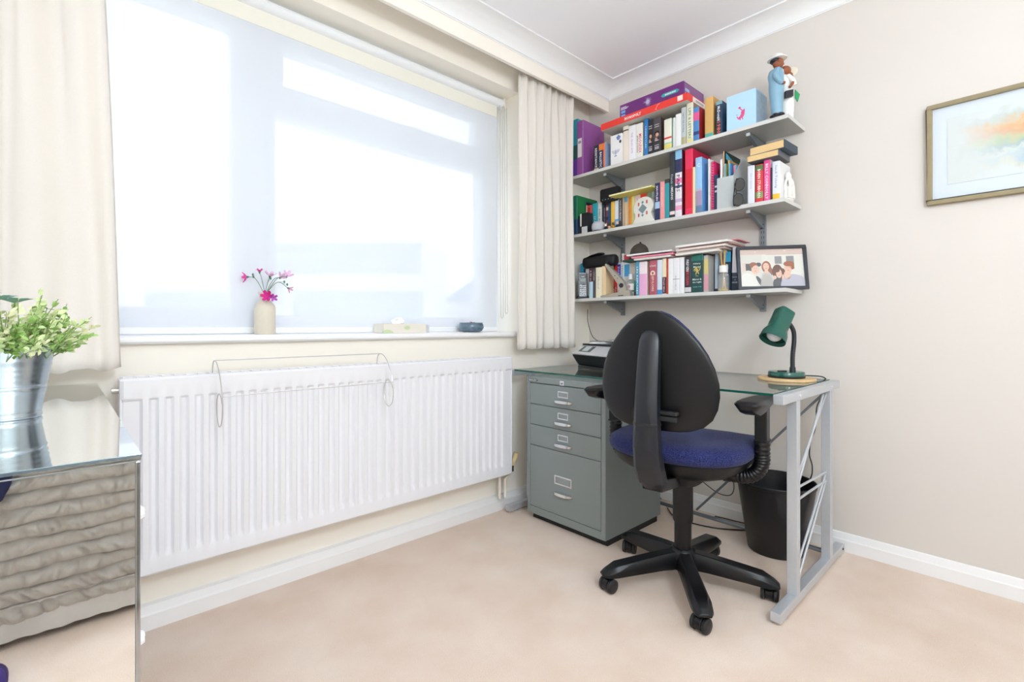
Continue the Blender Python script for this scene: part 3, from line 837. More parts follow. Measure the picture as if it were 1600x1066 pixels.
# ================================================================ PRINTER (turned about 17 degrees)
pr = thing('printer', 'black and silver inkjet printer standing on the glass desk', 'printer', (-.43, -.19, .7358), -math.radians(17.5))
# local: x into the desk, y along the front (0 .. -.43)
m_pblk = M('15181F', .35, noise=.04); m_psil = M('CFD2D6', .35, metal=.35, noise=.02)
b = MB(); b.loft([[(.03, -.018, .010), (.03, -.412, .010), (.31, -.412, .010), (.31, -.018, .010)], [(.0, .0, .068), (.0, -.43, .068), (.33, -.43, .068), (.33, .0, .068)]])
b.build('body', m_pblk, pr, world=False, bevel=.004)
b = MB(); b.loft([[(-.002, .002, .069), (-.002, -.432, .069), (.332, -.432, .069), (.332, .002, .069)], [(.002, .0, .080), (.002, -.43, .080), (.332, -.43, .080), (.332, 0, .080)], [(.062, -.006, .118), (.062, -.424, .118), (.33, -.424, .118), (.33, -.006, .118)]])
b.build('upper_casing', m_psil, pr, world=False, bevel=.006, seg=3)
MB().box(.058, .335, -.014, -.420, .1185, .127).build('lid', m_pblk, pr, world=False, bevel=.003)
def slope(y0, y1, t0, t1, lift):
    f = lambda t: (.002 + .060 * t, .080 + .038 * t)
    n_ = Vector((-.038, 0, .060)).normalized() * lift
    (xa, za), (xb, zb) = f(t0), f(t1)
    return [Vector((xa, y0, za)) + n_, Vector((xa, y1, za)) + n_, Vector((xb, y1, zb)) + n_, Vector((xb, y0, zb)) + n_], n_
p_, n_ = slope(-.045, -.150, .18, .85, .0006); sc = MB().prism(p_, n_ * 2).build('control_panel', M('4B5056', .25, noise=0), pr, world=False)
p_, n_ = slope(-.072, -.124, .24, .80, .0022); MB().prism(p_, n_ * .4).build('screen', M('B9C2C4', .12, noise=.03), sc, world=False)
MB().box(.02, .30, -.03, -.40, .0, .012).build('base', m_pblk, pr, world=False)
MB().lathe([(0, 0), (.003, 0), (.003, -.002), (0, -.002)], (.022, -.02, .026), 10, 'x').build('power_button', M('9AA0A8', .3, noise=0), pr, world=False)
rnd = random.Random(8)
cosr, sinr = math.cos(-math.radians(17.5)), math.sin(-math.radians(17.5))
def onprn(x, y): return (-.43 + x * cosr - y * sinr, -.19 + x * sinr + y * cosr)
PAP = [('white folded letter with dark lines lying on the printer lid', .14, -.12, .12, .16, .5, 'F1F3F6'), ('grey striped leaflet at the window side of the printer lid', .16, -.06, .05, .13, 1.0, '8C9298'), ('white card leaning at the middle of the printer lid', .15, -.20, .11, .12, -.35, 'ECECEC'), ('printed leaflet with brown picture on the printer lid', .17, -.27, .10, .15, .2, 'D9CFC4')]
for i, (lab, x, y, w_, l_, r_, c_) in enumerate(PAP):
    wx, wy = onprn(x, y)
    t = thing('leaflet', lab, 'leaflet', (wx, wy, .7358 + .1275 + .005 * i), r_, 'papers on the printer lid')
    q = MB(); NN = 8
    A = [[(w_ * (k / NN - .5), s * l_ / 2, .003 + .007 * math.sin(PI * k / NN + i) ** 2) for k in range(NN + 1)] for s in (-1, 1)]
    lo = [Vector(p) - Vector((0, 0, .0016)) for p in A[0]], [Vector(p) - Vector((0, 0, .0016)) for p in A[1]]
    q.loft([A[0] + list(reversed(lo[0])), A[1] + list(reversed(lo[1]))])
    q.build('sheet', M(c_, .6, noise=.04), t, world=False, smooth=True, angle=40)
    s_ = MB()
    for k in range(3): s_.box(-w_ * .42, w_ * (.1 + .1 * k), l_ * (-.3 + .25 * k), l_ * (-.3 + .25 * k) + .006, .0115, .0122)
    s_.build('printed_lines', M('3D4148', .6, noise=0), t, world=False)
cb = MB().tube(smooth_path([(-.06, -.005, 1.06), (-.075, -.02, .98), (-.10, -.07, .90), (-.115, -.13, .865), (-.125, -.19, .835), (-.112, -.24, .79), (-.106, -.27, .745)], 6), .0022, 6).build('cable', m_blk, None, (-.1, -.1, .74), smooth=True)
tag(cb, 'thin black cable running down the corner behind the printer', 'cable')

# ================================================================ LAMP ON CORK MAT
LX, LY = -.268, -1.197
m_cork = M('D9B98A', .85, noise=.22, scale=160, bump=.4, bscale=260, name='cork')
ck = MB().lathe([(0, 0), (.104, 0), (.106, .002), (.106, .008), (.104, .010), (0, .010)], (LX, LY, .7357), 48).build('cork_mat', m_cork, None, (LX, LY, .7357), smooth=True, angle=40)
tag(ck, 'round cork mat under the green desk lamp', 'mat')
m_grn = M('08564A', .2, noise=.03, coat=.3, name='green_enamel')
m_rub = M('22242A', .55, noise=.05)
LZ = .7458
la = thing('desk_lamp', 'dark green gooseneck desk lamp standing on the cork mat', 'desk lamp', (LX, LY, LZ))
MB().lathe([(0, 0), (.066, 0), (.068, .003), (.068, .008), (0, .008)], (LX, LY, LZ), 40).build('base_ring', m_blk, la, smooth=True, angle=40)
MB().lathe([(.0, .0081), (.067, .0081), (.067, .021), (.064, .025), (.0, .026)], (LX, LY, LZ), 40).build('base', m_grn, la, smooth=True, angle=40)
sw = Vector((LX, LY, LZ + .026)) + RV * (-.028) + NF * .02
s_ = MB(); s_.obox(sw - RV*.016 - NF*.007 - Vector((0, 0, .001)), RV*.032, NF*.014, (0, 0, .005)); s_.build('switch', m_blk, la, bevel=.001)
P0 = Vector((LX, LY, LZ + .024)) + RV * .026
HD = Vector((LX, LY, 0)) + RV * (-.012); HD.z = .9745            # rear of the head where the neck enters
path = smooth_path([P0, P0 + Vector((0, 0, .06)), P0 + Vector((0, 0, .125)) + RV * .006, P0 + Vector((0, 0, .165)) + RV * .004, P0 + Vector((0, 0, .192)) - RV * .010, P0 + Vector((0, 0, .206)) - RV * .026], 14)
nk = MB(); nk.tube(path, [.0082 + .0009 * (k % 2) for k in range(len(path))], 14); nk.build('gooseneck', m_rub, la, smooth=True, angle=50)
MB().lathe([(0, 0), (.012, 0), (.011, .02), (0, .02)], tuple(P0 - Vector((0, 0, .002))), 16).build('neck_socket', m_rub, la, smooth=True, angle=40)
# head: axis from closed top to open mouth
top = Vector((LX, LY, 0)) + RV * (.003) - NF * .012; top.z = 1.020
mouth = Vector((LX, LY, 0)) + RV * (-.073) + NF * .028; mouth.z = .900
ax_ = (mouth - top).normalized(); L_ = (mouth - top).length
u_ = (NF - ax_ * NF.dot(ax_)).normalized(); v_ = ax_.cross(u_)
def hring(t, r, e, n=36):
    out_ = []
    for i in range(n):
        a = 2 * PI * i / n
        c_, s__ = math.cos(a), math.sin(a)
        out_.append(top + ax_ * (L_ * t) + u_ * (r * math.copysign(abs(c_) ** (2/e), c_)) + v_ * (r * math.copysign(abs(s__) ** (2/e), s__)))
    return out_
hd = MB(); hd.loft([hring(0, .016, 4), hring(.004, .0275, 6), hring(.02, .0305, 6), hring(.06, .0315, 6), hring(.52, .0325, 5), hring(.64, .036, 2.6), hring(.72, .043, 2.1), hring(.80, .048, 2), hring(.9, .0495, 2), hring(1.0, .0505, 2), hring(1.0, .0485, 2), hring(.9, .047, 2), hring(.75, .040, 2), hring(.6, .028, 2), hring(.55, .010, 2)])
hd.build('lamp_shade', m_grn, la, smooth=True, angle=50)
hi = MB(); hi.loft([hring(.985, .0478, 2), hring(.88, .0462, 2), hring(.76, .040, 2), hring(.64, .030, 2), hring(.60, .008, 2)], cap0=False); hi.build('reflector', M('2F5F55', .35, noise=0), la, smooth=True)
bc = top + ax_ * (L_ * .80)
MB().ball(tuple(bc), .031, 16, 10).build('bulb', M('F4F4F6', .15, noise=0), la, smooth=True)
cbp = smooth_path([(LX + .05, LY - .055, LZ + .006), (LX + .075, LY - .075, LZ - .006), (-.245, -1.300, .700), (-.242, -1.285, .66), (-.218, -1.275, .60), (-.196, -1.272, .55), (-.225, -1.27, .52), (-.285, -1.27, .49), (-.30, -1.262, .44), (-.27, -1.25, .37), (-.16, -1.22, .30), (-.06, -1.15, .2), (-.03, -1.0, .03), (-.04, -.8, .004)], 6)
# the flex drops from the base behind the desk's rear edge
cbp = smooth_path([(LX + .060, LY - .02, LZ + .005), (LX + .10, LY - .05, LZ + .004), (-.122, -1.29, LZ - .002), (-.088, -1.297, .715), (-.105, -1.285, .67), (-.150, -1.275, .62), (-.145, -1.272, .56), (-.165, -1.27, .52), (-.21, -1.27, .49), (-.20, -1.262, .43), (-.12, -1.25, .36), (-.05, -1.22, .28), (-.03, -1.15, .15), (-.03, -1.0, .02), (-.05, -.8, .004)], 6)
MB().tube(cbp, .0026, 6).build('flex', m_rub, la, smooth=True)

# ================================================================ BIN AND FLOOR CABLES
wb_ = thing('waste_bin', 'black plastic waste bin under the desk', 'bin', (-.205, -1.135, 0))
m_bin = M('17171A', .38, noise=.05, scale=20, name='black_bin_plastic')
MB().lathe([(0, .004), (.104, .0), (.108, .004), (.150, .282), (.153, .284), (.155, .296), (.152, .300), (.148, .298), (.146, .284), (.105, .010), (0, .009)], (-.205, -1.135, 0), 48).build('bin_body', m_bin, wb_, smooth=True, angle=40)
tag(MB().tube(smooth_path([(-.12, -.58, .004), (-.20, -.66, .004), (-.215, -.75, .004), (-.19, -.86, .004), (-.13, -.95, .004), (-.06, -1.02, .004)], 6), .003, 6).build('floor_cable', m_blk, None, (-.35, -.75, 0), smooth=True), 'black cable lying on the carpet beside the filing cabinet', 'cable')
tag(MB().tube(smooth_path([(-.06, -.55, .30), (-.05, -.68, .20), (-.05, -.80, .13), (-.06, -.875, .13), (-.065, -.90, .17), (-.05, -.885, .22), (-.03, -.85, .24)], 6), .0022, 6).build('floor_cable', m_blk, None, (-.1, -.8, 0), smooth=True), 'thin black cable hanging in a loop behind the chair column', 'cable')

# ================================================================ OFFICE CHAIR  (local: +x is where the sitter faces)
m_pla = M('0B0B0F', .33, spec=.4, noise=.06, scale=40, bump=.10, bscale=900, name='grained_black_plastic')
m_pla2 = M('1C1E25', .36, noise=.06, scale=40, bump=.10, bscale=900, name='grained_charcoal_plastic')
m_blue, nt, out = nodemat('blue_chair_cloth')
b = nt.nodes.new('ShaderNodeBsdfPrincipled'); b.inputs['Roughness'].default_value = .95; b.inputs['Sheen Weight'].default_value = .1; b.inputs['Specular IOR Level'].default_value = .1
tc = nt.nodes.new('ShaderNodeTexCoord'); nz = nt.nodes.new('ShaderNodeTexNoise'); nz.inputs['Scale'].default_value = 320; nz.inputs['Detail'].default_value = 3
cr = nt.nodes.new('ShaderNodeValToRGB'); cr.color_ramp.elements[0].position = .35; cr.color_ramp.elements[1].position = .68
cr.color_ramp.elements[0].color = hexc('191C40'); cr.color_ramp.elements[1].color = hexc('3C4378')
bp = nt.nodes.new('ShaderNodeBump'); bp.inputs['Strength'].default_value = .5; bp.inputs['Distance'].default_value = .002
nt.links.new(tc.outputs['Object'], nz.inputs['Vector']); nt.links.new(nz.outputs['Fac'], cr.inputs[0]); nt.links.new(cr.outputs[0], b.inputs['Base Color'])
nt.links.new(nz.outputs['Fac'], bp.inputs['Height']); nt.links.new(bp.outputs[0], b.inputs['Normal']); nt.links.new(b.outputs[0], out.inputs[0])
CA = math.radians(7)
oc = thing('office_chair', 'black office swivel chair with blue cloth seat seen from behind', 'office chair', (-.752, -1.000, 0), CA)
W = dict(world=False)
# base
hb = MB(); hb.lathe([(0, .062), (.045, .062), (.052, .075), (.052, .105), (.046, .125), (.036, .134), (0, .134)], n=30); hb.build('hub', m_pla, oc, smooth=True, angle=40, **W)
for k in range(5):
    a = math.radians(3.7 + 72 * k) - CA
    d = Vector((math.cos(a), math.sin(a), 0)); s = Vector((-d.y, d.x, 0)); Z = Vector((0, 0, 1))
    lg = MB(); rings = []
    for (r, w0, w1, zb, zt) in ((.035, .030, .018, .066, .128), (.09, .030, .019, .066, .122), (.20, .032, .021, .060, .106), (.265, .033, .022, .056, .096), (.300, .030, .012, .055, .080), (.318, .020, .008, .056, .066)):
        c = d * r
        rings.append([c + s*w0 + Z*zb, c + s*w0 + Z*(zb + (zt-zb)*.55), c + s*w1 + Z*zt, c - s*w1 + Z*zt, c - s*w0 + Z*(zb + (zt-zb)*.55), c - s*w0 + Z*zb])
    lg.loft(rings); L = lg.build('base_leg', m_pla, oc, bevel=.003, smooth=True, angle=35, **W)
    ca = a + [.9, 2.2, .4, -.8, 1.4][k]
    e = Vector((math.cos(ca), math.sin(ca), 0)); g = Vector((-e.y, e.x, 0)); c0 = d * .285 + e * .010
    kc = MB()
    hood = []
    for sg in (-1, 1):
        hood.append([c0 + g * (.012 * sg) + e * (.024 * math.cos(t)) + Z * (.027 + .024 * math.sin(t)) for t in [(-.25 + 1.5 * i / 11) * PI for i in range(12)]])
    kc.loft(hood); kc.tube([c0 - e * .010 + Z * .03, d * .285 + Z * .064], .008, 10)
    K = kc.build('caster', m_pla, oc, bevel=.0015, **W)
    for sg in (-1, 1):
        wh = MB()
        rr = [(0, .0125), (.021, .0125), (.0248, .0155), (.0248, .024), (.021, .0275), (.008, .0285), (0, .0285)]
        wh.loft([[c0 + g * (sg * h) + e * (r * math.cos(t)) + Z * (.025 + r * math.sin(t)) for t in [2*PI*i/24 for i in range(24)]] for r, h in rr])
        wh.build('wheel', m_blk, K, smooth=True, angle=40, **W)
MB().lathe([(0, .13), (.0305, .13), (.0305, .235), (0, .235)], n=28).build('column', m_pla, oc, smooth=True, angle=40, **W)
MB().lathe([(0, .232), (.034, .232), (.036, .24), (.036, .40), (.03, .405), (0, .405)], n=28).build('column_sleeve', m_pla, oc, smooth=True, angle=40, **W)
mc = MB(); mc.loft([ring2(-.01, 0, .385, .06, .05, e=4), ring2(-.02, 0, .40, .12, .085, e=4), ring2(-.02, 0, .435, .14, .10, e=4)]); mc.build('mechanism', m_pla, oc, smooth=True, angle=40, **W)
lv = MB(); lv.tube([(.02, -.08, .418), (.03, -.20, .420), (.03, -.235, .420)], .006, 8); lv.build('lever', m_blk, oc, smooth=True, **W)
# seat
def seat_ring(z, a, bb, e=3.0, dip=0.0, cx=.015):
    out_ = []
    for p in ring2(cx, 0, z, a, bb, 56, e):
        x, y, zz = p
        zz += -.022 * max(0, (x - .12) / .13) ** 2 + .010 * (abs(y) / .24) ** 2.2 + .006 * max(0, (-x - .1) / .13)
        out_.append((x, y, zz))
    return out_
sh = MB(); sh.loft([seat_ring(.424, .150, .150), seat_ring(.440, .195, .195), seat_ring(.462, .222, .225), seat_ring(.488, .232, .238), seat_ring(.492, .226, .232)])
sh.build('seat_shell', m_pla, oc, smooth=True, angle=50, **W)
cs = MB(); cs.loft([seat_ring(.490, .232, .238), seat_ring(.500, .243, .249), seat_ring(.516, .247, .252), seat_ring(.532, .243, .248), seat_ring(.546, .225, .230), seat_ring(.553, .17, .175), seat_ring(.553, .08, .08)])
cs.build('seat_cushion', m_blue, oc, smooth=True, angle=180, **W)
# backrest
BT = [(.612, .085), (.619, .120), (.634, .156), (.660, .183), (.695, .199), (.735, .2055), (.775, .204), (.82, .194), (.865, .174), (.905, .148), (.945, .115), (.975, .082), (.995, .052), (1.006, .022)]
def bx(z): return -.262 + .05 * ((z - .76) / .25) ** 2 * (1 if z < .76 else .2) - .02 * max(0, (z - .76) / .25)
def back_ring(z, w, x0, th, curve, n=32):
    out_ = []
    for i in range(n):
        t = 2 * PI * i / n; c, s = math.cos(t), math.sin(t)
        y = w * math.copysign(abs(s) ** .75, s)
        x = x0 + th * math.copysign(abs(c) ** .8, c) + curve * (y / .2) ** 2
        out_.append((x, y, z))
    return out_
bs = MB(); bs.loft([back_ring(z, w, bx(z), .011, .026) for z, w in BT]); bs.build('backrest_shell', m_pla, oc, smooth=True, angle=60, **W)
bc_ = MB(); bc_.loft([back_ring(z if 0 < i < len(BT)-1 else z, w * .955, bx(z) + .028, .018, .026) for i, (z, w) in enumerate(BT)]); bc_.build('back_cushion', m_blue, oc, smooth=True, angle=180, **W)
# spine
SPN = [(.412, -.235, .020, .012), (.420, -.250, .036, .026), (.445, -.272, .044, .034), (.50, -.300, .0455, .032), (.56, -.312, .044, .027), (.64, -.314, .041, .024), (.72, -.310, .0385, .022), (.80, -.302, .037, .020), (.87, -.294, .036, .018), (.91, -.288, .034, .016), (.932, -.283, .027, .013), (.942, -.279, .014, .008)]
def spine_ring(z, x, w, t):
    return [(x - t, -w * .62, z), (x - t * 1.12, 0, z), (x - t, w * .62, z), (x - t * .35, w, z), (x + t * .8, w, z), (x + t, w * .8, z), (x + t, -w * .8, z), (x + t * .8, -w, z), (x - t * .35, -w, z)]
sp = MB(); sp.loft([spine_ring(*q) for q in SPN]); sp.build('spine', m_pla2, oc, smooth=True, angle=38, bevel=.002, **W)
sc_ = MB(); sc_.loft([spine_ring(.635, -.314, .0418, .0248), spine_ring(.640, -.314, .0422, .0252), spine_ring(.645, -.314, .0416, .0246)]); sc_.build('spine_collar', m_blk, oc, **W)
ar = MB(); ar.loft([[(-.27, s * .034, z) for s, z in ((-1, .412), (1, .412), (1, .452), (-1, .452))], [(-.10, s * .05, z) for s, z in ((-1, .400), (1, .400), (1, .435), (-1, .435))]]); ar.build('spine_arm', m_pla, oc, bevel=.003, **W)
MB().box(-.300, -.276, -.094, -.036, .652, .668).build('height_catch', m_blk, oc, bevel=.003, **W)
MB().box(-.300, -.276, -.094, -.036, .672, .684).build('height_catch', m_blk, oc, bevel=.003, **W)
MB().box(-.298, -.276, .036, .060, .652, .682).build('height_catch', m_blk, oc, bevel=.003, **W)
# arms
for sg in (-1, 1):
    yA = sg * .272
    path = smooth_path([(-.01, sg * .150, .438), (-.01, sg * .195, .440), (-.01, sg * .232, .447), (-.01, sg * .258, .468), (-.01, yA - sg * .001, .500), (-.01, yA, .530), (-.01, yA, .575)], 9)
    bl_ = MB(); bl_.tube(path, [.0225 + (.0028 if k % 3 < 2 else 0) for k in range(len(path))], 18); bl_.build('arm_bellows', m_pla, oc, smooth=True, angle=60, **W)
    po = MB(); po.box(-.034, .012, yA - .019, yA + .019, .572, .688); po.box(-.037, .015, yA - .022, yA + .022, .572, .580); po.build('arm_post', m_pla, oc, bevel=.004, **W)
    MB().box(-.002, .017, yA - .008, yA + .008, .625, .655).build('arm_button', M('3A3D42', .4, noise=0), oc, bevel=.002, **W)
    pd = MB(); rings = []
    for (x, w, zt, zb) in ((-.205, .020, .716, .704), (-.200, .034, .721, .698), (-.185, .041, .724, .688), (-.13, .043, .724, .674), (-.06, .041, .722, .676), (.02, .037, .719, .690), (.08, .034, .716, .694), (.105, .026, .713, .698), (.112, .014, .709, .702)):
        rings.append([(x, yA - w, (zt * .7 + zb * .3)), (x, yA - w * .75, zt), (x, yA + w * .75, zt), (x, yA + w, (zt * .7 + zb * .3)), (x, yA + w * .55, zb), (x, yA - w * .55, zb)])
    pd.loft(rings); pd.build('arm_pad', m_pla, oc, smooth=True, angle=40, bevel=.004, seg=3, **W)

# ================================================================ SHELVES
m_shf, nt, out = nodemat('grey_laminate')
b = nt.nodes.new('ShaderNodeBsdfPrincipled'); b.inputs['Roughness'].default_value = .42
tc = nt.nodes.new('ShaderNodeTexCoord'); nz = nt.nodes.new('ShaderNodeTexNoise'); nz.inputs['Scale'].default_value = 14; nz.inputs['Detail'].default_value = 4
cr = nt.nodes.new('ShaderNodeValToRGB'); cr.color_ramp.elements[0].color = hexc('A3A3A0'); cr.color_ramp.elements[1].color = hexc('AFAFAB')
nt.links.new(tc.outputs['Object'], nz.inputs['Vector']); nt.links.new(nz.outputs['Fac'], cr.inputs[0]); nt.links.new(cr.outputs[0], b.inputs['Base Color']); nt.links.new(b.outputs[0], out.inputs[0])
m_edge = M('D6D5D2', .4, noise=.02, name='pale_edging')
m_upr = M('8B9197', .4, metal=.55, noise=.02, name='grey_metal')
XF = -.228
SH = {1: (1.8265, 1.8432, -1.192), 2: (1.4800, 1.4967, -1.177), 3: (1.1008, 1.1172, -1.181)}
nmz = {1: 'top', 2: 'middle', 3: 'bottom'}
for k, (z0, z1, ye) in SH.items():
    t = thing('wall_shelf', '%s grey laminate wall shelf of the three, %s' % (nmz[k], {1: 'carrying the game boxes and figurine', 2: 'carrying the grey magazine holder', 3: 'carrying the black photo frame'}[k]), 'shelf', (-.11, -.58, z0), 0, 'grey wall shelves')
    MB().box(XF + .0012, -.0135, .0295, ye + .001, z0, z1).build('board', m_shf, t)
    e = MB(); e.box(XF, XF + .0012, .0295, ye, z0, z1); e.box(XF + .0012, -.0135, ye + .001, ye, z0, z1); e.build('edging', m_edge, t)
for (ya, yb, zb, zt, lab) in ((-.2145, -.2390, 1.020, 1.842, 'slotted metal upright at the curtain end of the shelves'), (-1.000, -1.0255, 1.025, 1.842, 'slotted metal upright near the free end of the shelves')):
    t = thing('shelf_upright', lab, 'shelf upright', (-.006, (ya + yb) / 2, zb), 0, 'shelf uprights on the wall')
    MB().box(-.0125, -.0003, ya, yb, zb, zt).build('rail', m_upr, t, bevel=.001)
    s = MB(); z = zb + .02
    while z < zt - .03:
        for yy in ((ya + yb) / 2 + .0048, (ya + yb) / 2 - .0048): s.box(-.0128, -.0124, yy - .0013, yy + .0013, z, z + .013)
        z += .025
    s.build('slots', M('2E3236', .6, noise=0), t)
    for k, (z0, z1, ye) in SH.items():
        ym_ = (ya + yb) / 2
        t2 = thing('shelf_bracket', 'grey metal bracket under the %s shelf at its %s end' % (nmz[k], 'curtain' if ya > -.5 else 'free'), 'shelf bracket', (-.0129, ym_, z0), 0, 'shelf brackets')
        q = MB()
        for yy in (ym_ + .0055, ym_ - .0075):
            q.prism([(-.0135, yy, z0 - .0005), (-.180, yy, z0 - .0005), (-.183, yy, z0 - .009), (-.176, yy, z0 - .013), (-.040, yy, z0 - .058), (-.0135, yy, z0 - .066)], (0, .002, 0))
        q.box(-.18, -.0135, ym_ - .0055, ym_ + .0055, z0 - .003, z0 - .0005)
        q.bar((-.176, ym_, z0 - .011), (-.03, ym_, z0 - .061), .012, .002)
        q.build('arm', m_upr, t2)
        MB().box(-.187, -.178, ym_ - .0085, ym_ + .0085, z0 - .0145, z0 - .0005).build('tip_cap', M('D9DBDD', .4, noise=0), t2, bevel=.002)
        MB().lathe([(0, -.0095), (.0035, -.0095), (.0035, -.0075), (0, -.0075)], (-.028, ym_, z0 - .045), 10, 'y').build('screw', M('4A4E52', .4, metal=.5, noise=0), t2)

